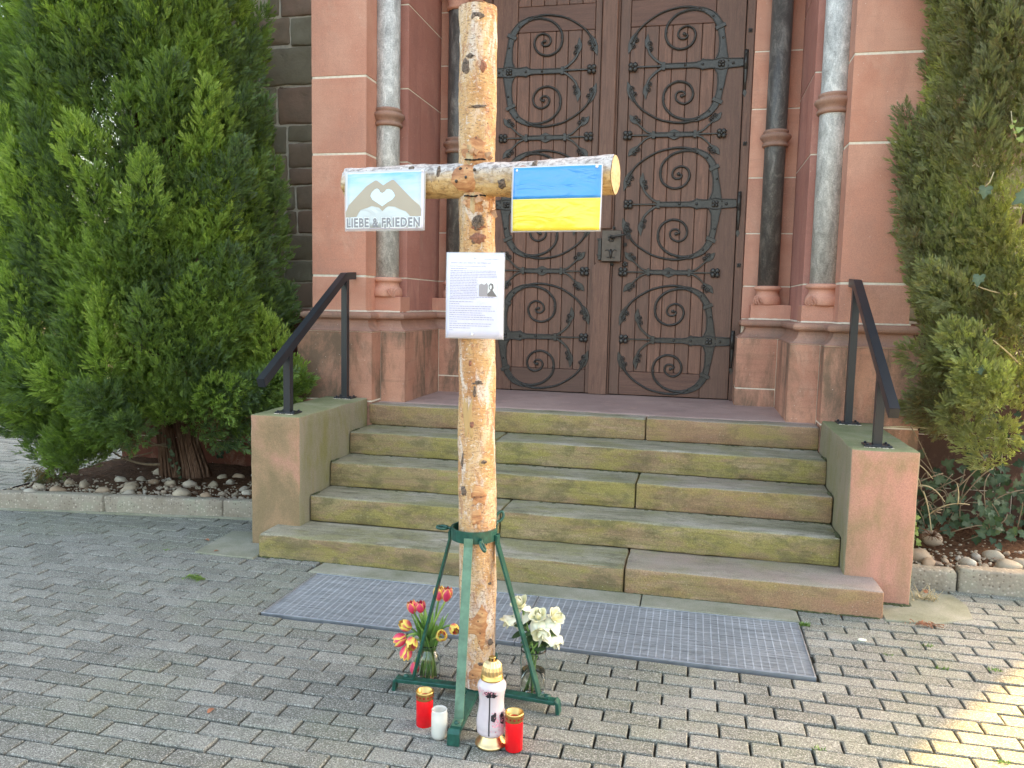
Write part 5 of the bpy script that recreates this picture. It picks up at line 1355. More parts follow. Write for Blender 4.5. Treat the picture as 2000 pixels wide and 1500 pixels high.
hub = MB(); hub.lathe([(.05, .034), (.05, .0505), (.0, .0515)], (SC.x, SC.y, 0), 20, False); hub.build("hub_plate", "green_paint", st)

# ------------------------------------------------------------------ grave candles
def red_candle(x, y, hgt, label, lean=0.0):
    t = thing("grave_candle", label, "candle", (x, y, 0), "red grave candles at the foot of the cross"); r = .0295
    b = MB(); b.lathe([(r - .004, 0), (r, .004), (r, hgt - .024), (r - .001, hgt - .022)], (x, y, 0), 28, True); b.build("candle_cup", "candle_red", t)
    l = MB(); l.lathe([(r + .001, hgt - .028), (r + .0015, hgt - .026), (r + .0015, hgt - .006), (r + .002, hgt - .002), (r - .001, hgt), (r - .004, hgt - .002), (r - .005, hgt - .02), (r - .011, hgt - .024), (0, hgt - .024)], (x, y, 0), 28, True)
    ring = l.build("metal_lid", "gold", t)
    s = MB()
    for k in range(14):
        a = k * 2 * math.pi / 14; rr = r + .0022; z = hgt - .016; c = Vector((x + rr * math.cos(a), y + rr * math.sin(a), z)); tg = Vector((-math.sin(a), math.cos(a), 0)); nn = Vector((math.cos(a), math.sin(a), 0))
        if k % 2: s.add([c + tg * .0042 * math.cos(q * math.pi / 5) + Vector((0, 0, .0042 * math.sin(q * math.pi / 5))) for q in range(10)], [tuple(range(10))])
        else:
            for (w, h) in ((.0042, .0014), (.0014, .0042)): s.add([c - tg * w - Vector((0, 0, h)), c + tg * w - Vector((0, 0, h)), c + tg * w + Vector((0, 0, h)), c - tg * w + Vector((0, 0, h))], [(0, 1, 2, 3)])
    s.build("punched_pattern", "sign_red", ring)
red_candle(1.3645, -1.490, .128, "red grave candle with gold rim behind the white glass candle"); red_candle(1.7000, -1.557, .132, "red grave candle with gold rim right of the tall lantern")
x, y = 1.4385, -1.552
t = thing("glass_candle", "small white candle in a frosted glass beside the front foot of the stand", "candle", (x, y, 0)); 
b = MB(); b.lathe([(.0, .001), (.022, .001), (.0265, .008), (.0275, .02), (.0275, .086), (.0255, .094), (.0265, .100), (.0250, .102), (.0235, .099), (.0235, .094), (.0255, .084), (.0255, .012), (.02, .006), (0, .006)], (x, y, 0), 28); b.build("candle_glass", "milky_glass", t)
b = MB(); b.lathe([(0, .007), (.0245, .010), (.0248, .064), (.023, .066), (0, .063)], (x, y, 0), 24); w = b.build("wax", "wax", t)
b = MB(); b.tube([(x, y, .062), (x + .001, y, .072)], .001, 6); b.build("wick", "wick", w)

x, y = 1.6170, -1.540
t = thing("grave_lantern", "tall pinkish glass grave lantern with gold base and ribbed gold lid", "lantern", (x, y, 0))
b = MB(); b.lathe([(0, .002), (.052, .000), (.0535, .003), (.052, .008), (.048, .011), (.042, .020), (.036, .034), (.033, .040)], (x, y, 0), 36); b.build("base", "pale_gold", t)
b = MB(); prof = [(.030, .036), (.040, .038), (.0475, .046), (.0490, .056), (.0480, .060), (.0495, .068), (.0500, .082), (.0480, .100), (.0440, .122), (.0420, .142), (.0420, .160), (.0440, .180), (.0480, .196), (.0490, .204), (.0465, .214), (.040, .222), (.036, .226), (.036, .230)]
b.lathe(prof, (x, y, 0), 40); gl = b.build("glass_body", "lantern_glass", t)
def on_glass(th, z, off=.0006):
    r = np.interp(z, [p[1] for p in prof], [p[0] for p in prof]) + off; return Vector((x + r * math.cos(th), y + r * math.sin(th), z))
FT = -math.pi / 2 + .10   # faces the camera
lb = MB()
def gl_poly(pts, mb): mb.add([on_glass(FT + a, z, .0009) for a, z in pts], [tuple(range(len(pts)))])
for i in range(12):
    z0 = .050 + i * .0125; gl_poly([(-.045, z0), (.045, z0), (.045, z0 + .0125), (-.045, z0 + .0125)], lb)
for (ca, cz, ra, rz) in ((.30, .112, .20, .013), (1.0, .105, .22, .020), (.0, .197, .42, .008), (.22, .188, .35, .007), (-.1, .186, .2, .006), (.42, .122, .1, .008)):
    for k in range(10):
        a0, a1 = k * math.pi / 5, (k + 1) * math.pi / 5; j = lambda q: 1 + .25 * math.sin(q * 5 + ca * 9)
        lb.add([on_glass(FT + ca, cz, .001), on_glass(FT + ca + ra * j(a0) * math.cos(a0), cz + rz * j(a0) * math.sin(a0), .001), on_glass(FT + ca + ra * j(a1) * math.cos(a1), cz + rz * j(a1) * math.sin(a1), .001)], [(0, 1, 2)])
lb.build("black_decor", "black_print", gl)
pk = MB(); rs = random.Random(8)
for k in range(120):
    ca, cz = rs.gauss(.75, .33), rs.gauss(.098, .017)
    if not (.1 < ca < 1.5 and .05 < cz < .13): continue
    ra, rz = rs.uniform(.02, .07), rs.uniform(.001, .0035); pk.add([on_glass(FT + ca + ra * math.cos(q * math.pi / 3), cz + rz * math.sin(q * math.pi / 3), .0008) for q in range(6)], [tuple(range(6))])
for k in range(70):
    ca, cz = rs.gauss(-.25, .45), rs.gauss(.197, .008); ra, rz = rs.uniform(.02, .06), rs.uniform(.001, .003)
    if cz < .21: pk.add([on_glass(FT + ca + ra * math.cos(q * math.pi / 3), cz + rz * math.sin(q * math.pi / 3), .0007) for q in range(6)], [tuple(range(6))])
pk.build("blossom_decor", "pink_print", gl)
b = MB(); b.lathe([(.0365, .228), (.0385, .230), (.0385, .234), (.036, .237), (.036, .244), (.034, .247)], (x, y, 0), 36); lid = b.build("lid", "gold", t)
b = MB(); b.lathe([(.033, .246), (.0335, .250), (.033, .262), (.030, .274), (.024, .284), (.015, .291), (.0, .292)], (x, y, 0), 64, False, True, lambda z, k: (.05 if k % 4 < 2 else -.03) if z > .248 else 0); b.build("ribbed_dome", "pale_gold", lid)
b = MB(); b.lathe([(.011, .288), (.0115, .301), (.012, .303), (.0095, .304), (.004, .3035), (0, .301)], (x, y, 0), 16); b.build("knob", "gold", lid)
b = MB()
for k in range(5):
    a = k * 2 * math.pi / 5 - 1.3; c = Vector((x + .0118 * math.cos(a), y + .0118 * math.sin(a), .295)); tg = Vector((-math.sin(a), math.cos(a), 0)); b.add([c - tg * .0025 - Vector((0, 0, .005)), c + tg * .0025 - Vector((0, 0, .005)), c + tg * .0025 + Vector((0, 0, .005)), c - tg * .0025 + Vector((0, 0, .005))], [(0, 1, 2, 3)])
b.build("vent_slots", "black_print", lid)

# ------------------------------------------------------------------ vases and flowers
def vase(x, y, prof, wz, label):
    t = thing("glass_vase", label, "vase", (x, y, 0), "glass jars with cut flowers")
    th = .0028; inn = [(max(r - th, 0.001), z + (.004 if i == 0 else 0)) for i, (r, z) in enumerate(prof)]
    b = MB(); b.lathe([(0, prof[0][1])] + prof + inn[::-1] + [(0, prof[0][1] + .004)], (x, y, 0.0), 32); b.build("jar", "glass", t)
    pr = [(r - .0006, z) for r, z in inn if z < wz]; rw = np.interp(wz, [z for r, z in inn], [r for r, z in inn]) - .0006
    b = MB(); b.lathe([(0, pr[0][1] + .001)] + pr + [(rw, wz), (0, wz)], (x, y, 0.0), 28); b.build("water", "water", t)
VL = (1.262, -1.150); VR = (1.688, -1.180)
vase(*VL, [(.040, .001), (.046, .006), (.048, .02), (.048, .075), (.045, .095), (.036, .112), (.032, .120), (.032, .128), (.036, .134), (.034, .138)], .085, "clear glass jar holding red and yellow tulips")
vase(*VR, [(.040, .001), (.047, .006), (.049, .02), (.0495, .10), (.050, .150), (.048, .158), (.047, .172), (.049, .178), (.048, .184)], .10, "clear glass jar holding white roses")

def petal_cup(mb, tint, c, ax, r, L, n, open_, seed, curl=0.0, wk=1.0):
    """cup of n curved petals round axis ax"""
    ax = Vector(ax).normalized(); e1 = ax.orthogonal().normalized(); e2 = ax.cross(e1); rs = random.Random(seed)
    for k in range(n):
        a0 = 2 * math.pi * k / n + rs.uniform(-.12, .12); inner = (k % 2) * .12; V = []; NU, NV = 6, 4; Lk = L * rs.uniform(.93, 1.06)
        for i in range(NU + 1):
            u = i / NU; rad = r * (math.sin(math.pi * (.13 + .66 * u)) ** .8 * (1 - inner) + open_ * u * u)
            w = wk * 1.55 * math.sin(math.pi * (.14 + .78 * u)) ** .7
            for j in range(NV + 1):
                s = j / NV * 2 - 1; a = a0 + s * w * .62
                rr = rad * (1 - .06 * s * s) ; V.append(Vector(c) + (e1 * math.cos(a) + e2 * math.sin(a)) * rr + ax * (Lk * u * (1 - .08 * s * s) - curl * u ** 3 * L)); tint.append(min(1, abs(s) ** 2.2 * .55 + (u ** 3) * .35 + (0.18 if u < .1 else 0) + rs.uniform(-.04, .04)))
        o = NV + 1
        mb.add(V, [(i * o + j, i * o + j + 1, (i + 1) * o + j + 1, (i + 1) * o + j) for i in range(NU) for j in range(NV)], True)
def blade(mb, tint, pts, w, nrm, fold=.3, tv=.5):
    P = [Vector(p) for p in pts]; N = len(P) - 1; V = []
    for i in range(N + 1):
        tg = (P[min(i + 1, N)] - P[max(i - 1, 0)]).normalized(); sd = tg.cross(Vector(nrm)).normalized(); up = sd.cross(tg); t_ = i / N; ww = w * (math.sin(math.pi * min(1, (.12 + .88 * t_))) ** .7 if t_ < .98 else .05)
        for s in (-1, 0, 1): V.append(P[i] + sd * s * ww * .5 + up * abs(s) * ww * fold); tint.append(min(1, max(0, tv + .25 * t_ + (.15 if s == 0 else 0))))
    mb.add(V, [(i * 3 + j, i * 3 + j + 1, (i + 1) * 3 + j + 1, (i + 1) * 3 + j) for i in range(N) for j in range(2)], True)
def bez(a, b, c, n=9):
    a, b, c = Vector(a), Vector(b), Vector(c); return [a * (1 - t) ** 2 + b * 2 * t * (1 - t) + c * t * t for t in [k / (n - 1) for k in range(n)]]
TUL0 = [((1.301, -1.150, .320), (0, 0, 1), .018, .046, .02, "upright red and yellow tulip, tallest of the bunch", .70), ((1.331, -1.152, .322), (.15, 0, 1), .018, .045, .02, "upright pink tulip with pale edge beside the tallest one", .2),
       ((1.199, -1.150, .258), (-.25, -.1, 1), .017, .040, .02, "pink tulip at the upper left of the bunch", .25), ((1.232, -1.160, .270), (.0, -.15, 1), .017, .038, .06, "small crimson tulip just left of the thin green strut", .0),
       ((1.196, -1.175, .205), (-.75, -.45, .6), .019, .040, .05, "yellow and red tulip leaning left, middle of the bunch", .9), ((1.182, -1.185, .172), (-.85, -.4, -.35), .021, .043, .05, "large drooping tulip at the far left of the bunch", .45),
       ((1.207, -1.195, .172), (.35, -.85, -.35), .020, .042, .05, "yellow flamed tulip hanging beside the large drooping one", .95), ((1.193, -1.195, .142), (-.1, -.5, -.9), .020, .046, .08, "tulip hanging head down below the other drooping ones", .55),
       ((1.214, -1.165, .066), (.1, -.3, -1), .017, .036, .03, "dark red tulip hanging lowest beside the jar", .1), ((1.326, -1.185, .190), (.25, -.75, .5), .019, .040, .05, "orange and yellow tulip right of the leaves", 1.0),
       ((1.362, -1.165, .228), (.55, -.7, -.1), .017, .038, .05, "yellow tulip behind the front strut of the stand", 1.05)]
TUL = [(p, ax, r * 1.25, L * 1.20, op, lab, yel) for p, ax, r, L, op, lab, yel in TUL0]
for i, (p, ax, r, L, op, lab, yel) in enumerate(TUL):
    t = thing("tulip", lab, "tulip", (VL[0], VL[1], .012), "tulips in the left jar"); p = Vector(p); ax = Vector(ax).normalized(); rs = random.Random(i)
    an = i * 2.4; base = Vector((VL[0] + .024 * math.cos(an), VL[1] + .024 * math.sin(an), .012)); neck = Vector((VL[0] + .014 * math.cos(an + .8), VL[1] + .014 * math.sin(an + .8), .132))
    droop = ax.z < .3
    path = bez(base, (base + neck) / 2, neck, 6)[:-1] + bez(neck, (neck * .45 + p * .55) + Vector((0, 0, .055 if droop else .02)), p, 10)
    b = MB(); b.tube(path, .0042, 7); b.build("stem", "stem_pale" if i % 2 else "stem_green", t)
    b = MB(); tn = []; petal_cup(b, tn, p, ax, r, L, 6, op * .25, i, 0); b.attr = {"tint": [min(1.0, max(0, q * (.95 + .5 * min(1, yel)) + .34 * yel)) for q in tn]}; b.build("bloom", "tulip_petal", t)
    for lk_ in range(2 if i not in (3, 7, 8) else 1):
        lf = MB(); tn = []; d = Vector((p.x - VL[0], p.y - VL[1], 0)); d = d.normalized() if d.length > .01 else Vector((0, -1, 0))
        an2 = an * .7 + lk_ * 2.5; d2 = (d + Vector((math.cos(an2), math.sin(an2), 0)) * .7).normalized()
        tip = neck + d2 * rs.uniform(.025, .075) + Vector((0, 0, rs.uniform(.08, .155)))
        blade(lf, tn, bez(neck - Vector((0, 0, .04)), neck + d2 * .012 + Vector((0, 0, .05)), tip, 9), rs.uniform(.028, .040), d2 + Vector((0, 0, .3)), .25, rs.uniform(.1, .7)); lf.attr = {"tint": tn}; lf.build("leaf", "tulip_leaf", t)
lf = None
ROS = [((1.600, -1.180, .300), (-.45, -.3, -.8), "drooping cream rose at the far left of the white roses"), ((1.636, -1.165, .335), (-.2, -.2, .5), "white rose at the top, left of the thin strut"), ((1.668, -1.160, .325), (.5, -.2, -.5), "faded white rose hanging at the top of the bunch"),
       ((1.708, -1.190, .305), (-.1, -.5, .8), "upright white rose with pointed petal in the middle"), ((1.757, -1.175, .305), (.55, -.3, .6), "white rose spreading to the upper right"), ((1.722, -1.215, .278), (.05, -.8, -.4), "large open white rose at the front of the bunch"), ((1.765, -1.190, .245), (.3, -.3, -.9), "drooping white rose lowest at the right")]
for i, (p, ax, lab) in enumerate(ROS):
    t = thing("white_rose", lab, "rose", (VR[0], VR[1], .012), "white roses in the right jar"); p = Vector(p); ax = Vector(ax).normalized(); rs = random.Random(40 + i); an = i * 2.4
    base = Vector((VR[0] + .026 * math.cos(an), VR[1] + .026 * math.sin(an), .012)); neck = Vector((VR[0] + .020 * math.cos(an + 2.6), VR[1] + .020 * math.sin(an + 2.6), .175))
    path = bez(base, (base + neck) / 2, neck, 6)[:-1] + bez(neck, (neck * .5 + p * .5) + Vector((0, 0, .05 if ax.z < 0 else .01)), p, 9); b = MB(); b.tube(path, .0034, 7); b.build("stem", "stem_green", t)
    b = MB(); tn = []
    petal_cup(b, tn, p, ax, .020, .042, 5, 1.15, i, .25, .95); petal_cup(b, tn, p, ax, .013, .050, 3, .05, i + 9, 0, 1.15)
    for k in range(4):   # loose hanging petals
        a = rs.uniform(0, 6.28); d = (ax.orthogonal().normalized() * math.cos(a) + ax.cross(ax.orthogonal()).normalized() * math.sin(a) + Vector((0, -.5, 0))).normalized(); blade(b, tn, bez(p, p + d * .030 + Vector((0, 0, .008)), p + d * .040 + Vector((0, 0, -.032)), 7), .052, d + Vector((0, 0, .2)), -.12, .5)
    b.attr = {"tint": [min(1, max(0, .35 + q * .9 + rs.uniform(-.1, .1))) for q in tn]}; b.build("bloom", "rose_petal", t)
    for k in range(3):
        lf = MB(); tn = []; q = path[6 + k * 2 if 6 + k * 2 < len(path) else -3]; a = rs.uniform(0, 6.28); d = Vector((math.cos(a), math.sin(a) * .6 - .35, rs.uniform(-.55, .15))).normalized()
        blade(lf, tn, bez(q, q + d * .022, q + d * .048 + Vector((0, 0, -.008)), 7), .030, Vector((0, -.35, 1)), -.1, rs.uniform(0, .5)); lf.attr = {"tint": tn}; lf.build("leaf", "rose_leaf", t)

# ================================================================== CONIFERS
def spray_cloud(P, D, S, tint, nb=9, seed=0, spread=.66, wid=.046):
    """every spray is a feathery tuft of nb thin kite-shaped blades round its axis; returns one big vertex array"""
    r = np.random.default_rng(seed); N = len(P)
    D = D / np.linalg.norm(D, axis=1, keepdims=True)
    ref = r.normal(size=(N, 3)); E1 = np.cross(D, ref); E1 /= np.linalg.norm(E1, axis=1, keepdims=True); E2 = np.cross(D, E1)
    verts = np.empty((N, nb, 4, 3), np.float32); tn = np.empty((N, nb, 4), np.float32)
    for b in range(nb):
        t = b / (nb - 1); ph = r.uniform(0, 2 * np.pi, N); 
        # flattish fan: blades lie close to the spray's plane
        ca = np.cos(ph)[:, None]; sa = np.sin(ph)[:, None] * .45
        side = E1 * ca + E2 * sa
        ang = (spread * (1 - .65 * t) + r.uniform(-.12, .12, N))[:, None]
        d = D * np.cos(ang) + side * np.sin(ang); d /= np.linalg.norm(d, axis=1, keepdims=True)
        base = P + D * (S * (t * .75))[:, None]; ln = (S * (.62 - .22 * t) * r.uniform(.75, 1.2, N))[:, None]
        w = np.cross(d, E2 + .4 * r.normal(size=(N, 3))); w /= np.linalg.norm(w, axis=1, keepdims=True); w = w * (S * wid * r.uniform(.75, 1.25, N))[:, None]
        m = base + d * ln * .55
        verts[:, b, 0] = base; verts[:, b, 1] = m - w; verts[:, b, 2] = base + d * ln; verts[:, b, 3] = m + w
        tb = tint + r.normal(0, .035, N); tn[:, b, 0] = tb - .10; tn[:, b, 1] = tb; tn[:, b, 2] = tb + .14; tn[:, b, 3] = tb
    return verts.reshape(-1, 3), np.clip(tn.reshape(-1), 0, 1)
def big_quads(name, V, tn, mat, parent):
    sh = np.array(LOC[parent.name], np.float32); V = (V - sh).astype(np.float32); n = len(V); me = bpy.data.meshes.new(name)
    me.vertices.add(n); me.vertices.foreach_set("co", V.ravel()); nf = n // 4
    me.loops.add(n); me.loops.foreach_set("vertex_index", np.arange(n, dtype=np.int32)); me.polygons.add(nf)
    me.polygons.foreach_set("loop_start", np.arange(0, n, 4, dtype=np.int32)); me.polygons.foreach_set("loop_total", np.full(nf, 4, np.int32))
    at = me.attributes.new("tint", 'FLOAT', 'POINT'); at.data.foreach_set("value", tn.astype(np.float32)); me.materials.append(MAT[mat]); me.update(); me.validate()
    return mkobj(name, me, parent)
def plume(r, base, axis, L, R, n, tint, size):
    """flame-shaped bough: sprays near its surface, pointing up and outwards"""
    axis = axis / np.linalg.norm(axis); e1 = np.cross(axis, [0.3, .2, 1.]); e1 /= np.linalg.norm(e1); e2 = np.cross(axis, e1)
    t = r.beta(1.15, 1.35, n); a = r.uniform(0, 2 * np.pi, n); prof = np.sin(np.pi * np.clip(t * .92 + .08, 0, 1)) ** .75 * (1 - .35 * t)
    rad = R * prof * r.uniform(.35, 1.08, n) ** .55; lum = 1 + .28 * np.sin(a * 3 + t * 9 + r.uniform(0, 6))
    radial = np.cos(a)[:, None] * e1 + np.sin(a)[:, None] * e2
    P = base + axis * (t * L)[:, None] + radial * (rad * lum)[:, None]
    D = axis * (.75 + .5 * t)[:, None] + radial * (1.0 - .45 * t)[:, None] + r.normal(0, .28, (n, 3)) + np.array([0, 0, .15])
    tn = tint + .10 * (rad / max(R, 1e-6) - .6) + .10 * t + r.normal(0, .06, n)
    return P, D, size * r.uniform(.75, 1.3, n), tn
def crown(name, parent, mat, plumes, seed, size, nb=9, extra=None):
    r = np.random.default_rng(seed); PP, DD, SS, TT = [], [], [], []
    for (b, ax, L, R, n, tint) in plumes:
        p, d, s, t_ = plume(r, np.array(b), np.array(ax, float), L, R, n, tint, size); PP.append(p); DD.append(d); SS.append(s); TT.append(t_)
    if extra is not None:
        for lst, e in zip((PP, DD, SS, TT), extra): lst.append(e)
    V, tn = spray_cloud(np.concatenate(PP), np.concatenate(DD), np.concatenate(SS), np.concatenate(TT), nb, seed)
    return big_quads(name, V, tn, mat, parent)

ct = thing("conifer_tree", "huge dense green conifer left of the church door", "tree", (-1.50, 1.27, 0.09))
r = np.random.default_rng(5); pl = []
CX, CY = -1.72, 1.12
zk = [0.55, 0.80, 1.05, 1.5, 2.1, 2.8, 3.4, 4.0, 4.6, 5.2]
rk = [0.78, 1.08, 1.23, 1.24, 1.20, 1.12, 1.00, 0.82, 0.55, 0.15]
def shell(z, a, k=1.0):
    R = np.interp(z, zk, rk) * k; return np.array([CX + R * math.cos(a), CY + R * .60 * math.sin(a), z])
for i in range(300):
    z = .60 + 4.2 * ((i * .61803) % 1.0) ** 1.05; a = r.uniform(-math.pi * 1.08, math.pi * .08) if i % 6 else r.uniform(0, 2 * math.pi)
    k = r.uniform(.66, .90); out = np.array([math.cos(a), math.sin(a) * .8, 0.0])
    L = r.uniform(.34, .62); R = r.uniform(.10, .185); ax = out * r.uniform(.25, .6) + np.array([0, 0, 1.0])
    if z < .95: ax = out * .9 + np.array([0, 0, .35])
    b = shell(z, a, k) - np.array([0, 0, L * .25])
    lim = np.interp(z, [.6, 1.0, 1.6, 2.1, 2.6, 3.3, 4.0], [-.70, -.70, -.74, -.74, -.86, -.97, -1.04])
    if b[0] + R > lim: b[0] = lim - R
    if z < .95 and b[0] > -1.0: b[0] -= .0; b[2] = max(b[2], .74)
    tint = np.clip(r.choice([.34, .46, .58, .68, .78], p=[.22, .22, .24, .20, .12]) + r.normal(0, .05), .22, .92)
    pl.append((b, ax, L, R, int(100 + 560 * (L * R) * 5.0), tint))
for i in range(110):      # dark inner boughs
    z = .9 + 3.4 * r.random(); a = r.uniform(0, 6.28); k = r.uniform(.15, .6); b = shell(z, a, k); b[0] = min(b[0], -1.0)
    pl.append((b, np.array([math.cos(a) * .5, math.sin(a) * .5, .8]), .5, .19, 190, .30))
# drooping skirts at the lower left, almost to the ground
for (x, y_, z, L, R, n, tint) in ((-2.25, .98, .30, .42, .20, 330, .55), (-2.05, .90, .22, .45, .20, 420, .62), (-1.90, .95, .34, .42, .18, 360, .62), (-2.50, 1.05, .38, .45, .2, 330, .4), (-2.75, 1.1, .40, .5, .22, 330, .4), (-1.72, .92, .50, .38, .16, 300, .7), (-2.35, .85, .55, .45, .2, 330, .72), (-2.6, .9, .7, .5, .22, 300, .45), (-2.1, .8, .62, .5, .2, 320, .5),
                            (-2.0, .80, .30, .36, .17, 260, .52), (-2.2, .82, .20, .32, .16, 240, .58), (-1.85, .82, .42, .36, .16, 240, .66), (-2.42, .95, .24, .4, .18, 240, .42), (-1.52, .84, .60, .34, .16, 240, .6), (-1.30, .82, .60, .34, .15, 220, .7), (-1.42, .86, .62, .40, .19, 360, .72), (-1.18, .90, .66, .40, .18, 330, .55), (-.95, .98, .74, .42, .17, 320, .50), (-.74, 1.05, .80, .45, .16, 300, .62), (-1.62, .75, .72, .46, .2, 340, .72), (-.66, 1.1, .95, .45, .15, 260, .8), (-.60, 1.2, .70, .40, .12, 180, .72)):
    pl.append((np.array([x, y_, z]), np.array([r.normal(0, .15), -.35, .8]), L, R, int(n * 1.5), tint))
for (x, y_, z) in ((-2.30, .84, .30), (-2.24, .86, .42), (-2.33, .85, .18), (-1.62, .80, .58), (-2.5, .9, .2), (-.93, .84, .80), (-2.12, .66, 1.55), (-2.55, .7, 2.9)):
    pl.append((np.array([x, y_, z]), np.array([0, -.25, -1.0]), .15, .05, 45, .03))      # dead brown tufts
def cloak(n, shell_fn, zr, ar, kr, ok, seed, size, lo, hi, fr=2.2):
    """fine sprays over the whole surface of a crown, so that the boughs grow together"""
    r = np.random.default_rng(seed); P, D, Tn = [], [], []
    while len(P) < n:
        z = r.uniform(*zr); a = r.uniform(*ar); k = r.uniform(*kr); p = shell_fn(z, a, k)
        if not ok(p): continue
        k2 = 1 + .10 * mnoise.noise(Vector(p) * 2.4); p = shell_fn(z, a, k * k2)
        if not ok(p): continue
        P.append(p); D.append([math.cos(a) * .75, math.sin(a) * .75, .75]); Tn.append(lo + (hi - lo) * (.5 + .9 * mnoise.noise(Vector(p) * fr)))
    P = np.array(P); D = np.array(D) + r.normal(0, .32, (n, 3)); return P, D, size * r.uniform(.75, 1.35, n), np.array(Tn) + r.normal(0, .06, n)
def okl(p): return p[0] < np.interp(p[2], [.6, 1.0, 1.6, 2.1, 2.6, 3.3, 4.0], [-.74, -.74, -.78, -.78, -.90, -1.0, -1.08])
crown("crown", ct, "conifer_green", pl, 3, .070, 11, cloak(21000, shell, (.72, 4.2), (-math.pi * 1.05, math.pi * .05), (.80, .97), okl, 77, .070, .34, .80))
# dead, dark inner wood seen between the boughs
def trunk(parent, pts, rad, seed, name="trunk", mat="conifer_bark", n=16):
    b = MB(); N = len(pts); V = []
    for i, p in enumerate(pts):
        for k in range(n):
            a = 2 * math.pi * k / n; rr = rad[i] * (1 + .22 * mnoise.noise(Vector((math.cos(a) * 2.2, math.sin(a) * 2.2, seed))) + .10 * math.sin(k * 5 + seed) + .08 * mnoise.noise(Vector((k * 1.3, i * .6, seed))))
            V.append((p[0] + rr * math.cos(a), p[1] + rr * math.sin(a), p[2]))
    b.add(V, [(i * n + k, i * n + (k + 1) % n, (i + 1) * n + (k + 1) % n, (i + 1) * n + k) for i in range(N - 1) for k in range(n)] + [tuple(range((N - 1) * n, N * n))], True); return b.build(name, mat, parent)
trunk(ct, [(-1.60, 1.27, .04), (-1.605, 1.27, .12), (-1.63, 1.27, .22), (-1.66, 1.26, .4), (-1.70, 1.24, .7), (-1.72, 1.2, 1.4), (-1.72, 1.15, 2.6), (-1.72, 1.12, 4.4)], [.10, .085, .07, .062, .06, .055, .045, .02], 1)
trunk(ct, [(-1.40, 1.30, .04), (-1.415, 1.30, .12), (-1.45, 1.30, .24), (-1.50, 1.29, .42), (-1.56, 1.27, .7), (-1.58, 1.22, 1.4), (-1.50, 1.15, 2.6), (-1.45, 1.1, 3.9)], [.115, .088, .072, .066, .062, .055, .045, .02], 2)
bk = MB(); rs = random.Random(12)
for k in range(26):   # shredding bark strips
    a = rs.uniform(-2.6, -.2); c = (-1.41, 1.30) if k % 3 else (-1.61, 1.27); rr = .10 if k % 3 else .082; dx = -.11 if k % 3 else -.06
    x0_, y0_ = c[0] + rr * math.cos(a), c[1] + rr * math.sin(a); bk.tube([(x0_ + .01 * math.cos(a), y0_ + .012 * math.sin(a), .06), (x0_ - .02, y0_, .18), (x0_ + dx * .7 - .02 * math.cos(a), y0_ - .015 * math.sin(a), .38), (x0_ + dx, y0_ - .03 * math.sin(a), .55)], [rs.uniform(.006, .014), .011, .008, .004], 6)
bk.build("bark_strips", "conifer_bark", ct)
for (p0, p1, p2, r0) in (((-1.66, 1.22, .20), (-1.86, 1.05, .18), (-2.05, .98, .42), .012), ((-1.62, 1.2, .36), (-1.8, 1.1, .30), (-2.0, 1.0, .60), .010), ((-1.58, 1.2, .34), (-1.72, 1.05, .36), (-1.85, 1.0, .62), .007), ((-1.64, 1.22, .42), (-1.85, 1.15, .48), (-2.05, 1.1, .52), .006),
                         ((-1.70, 1.15, .30), (-1.85, 1.02, .26), (-1.98, .98, .24), .005), ((-1.75, 1.1, .45), (-1.9, 1.0, .40), (-2.02, .95, .36), .004), ((-1.55, 1.2, .55), (-1.7, 1.1, .50), (-1.78, 1.02, .40), .005)):
    tw = MB(); tw.tube(bez(p0, p1, p2, 9), [r0 * (1 - .7 * k / 8) for k in range(9)], 6)
    for k in range(5):
        q = bez(p0, p1, p2, 9)[2 + k]; tw.tube([q, q + Vector((rs.uniform(-.1, .02), rs.uniform(-.08, .03), rs.uniform(-.02, .12)))], [.003, .001], 5)
    tw.build("branch", "twig", ct)


rt = thing("conifer_tree", "olive green conifer at the right edge, threaded with ivy", "tree", (4.15, 1.22, 0.09))
r = np.random.default_rng(9); pl = []
CX2, CY2 = 4.06, 1.12; zk2 = [.75, 1.0, 1.5, 2.1, 2.8, 3.4, 4.0, 4.6, 5.1]; rk2 = [.42, .52, .62, .72, .70, .66, .56, .4, .1]
for i in range(190):
    z = .85 + 3.9 * ((i * .61803) % 1.0); a = r.uniform(-math.pi * 1.12, math.pi * .12) if i % 5 else r.uniform(0, 6.28); R0 = np.interp(z, zk2, rk2) * r.uniform(.55, .88); out = np.array([math.cos(a), math.sin(a) * .9, 0])
    L = r.uniform(.26, .46); R = r.uniform(.085, .15); b = np.array([CX2 + R0 * math.cos(a), CY2 + R0 * .82 * math.sin(a), z - L * .25])
    ax = out * r.uniform(.2, .6) + np.array([0, 0, .85])
    if z < 1.3: ax = out * .8 + np.array([0, 0, .15])
    right_glow = np.clip((b[0] - 3.5) / .9, 0, 1)  # yellower to the right: sun glow and flare put into the leaf colour
    tint = np.clip(.28 + .30 * right_glow + r.normal(0, .12), .12, .80); pl.append((b, ax, L, R, int(90 + 560 * (L * R) * 5.0), tint))
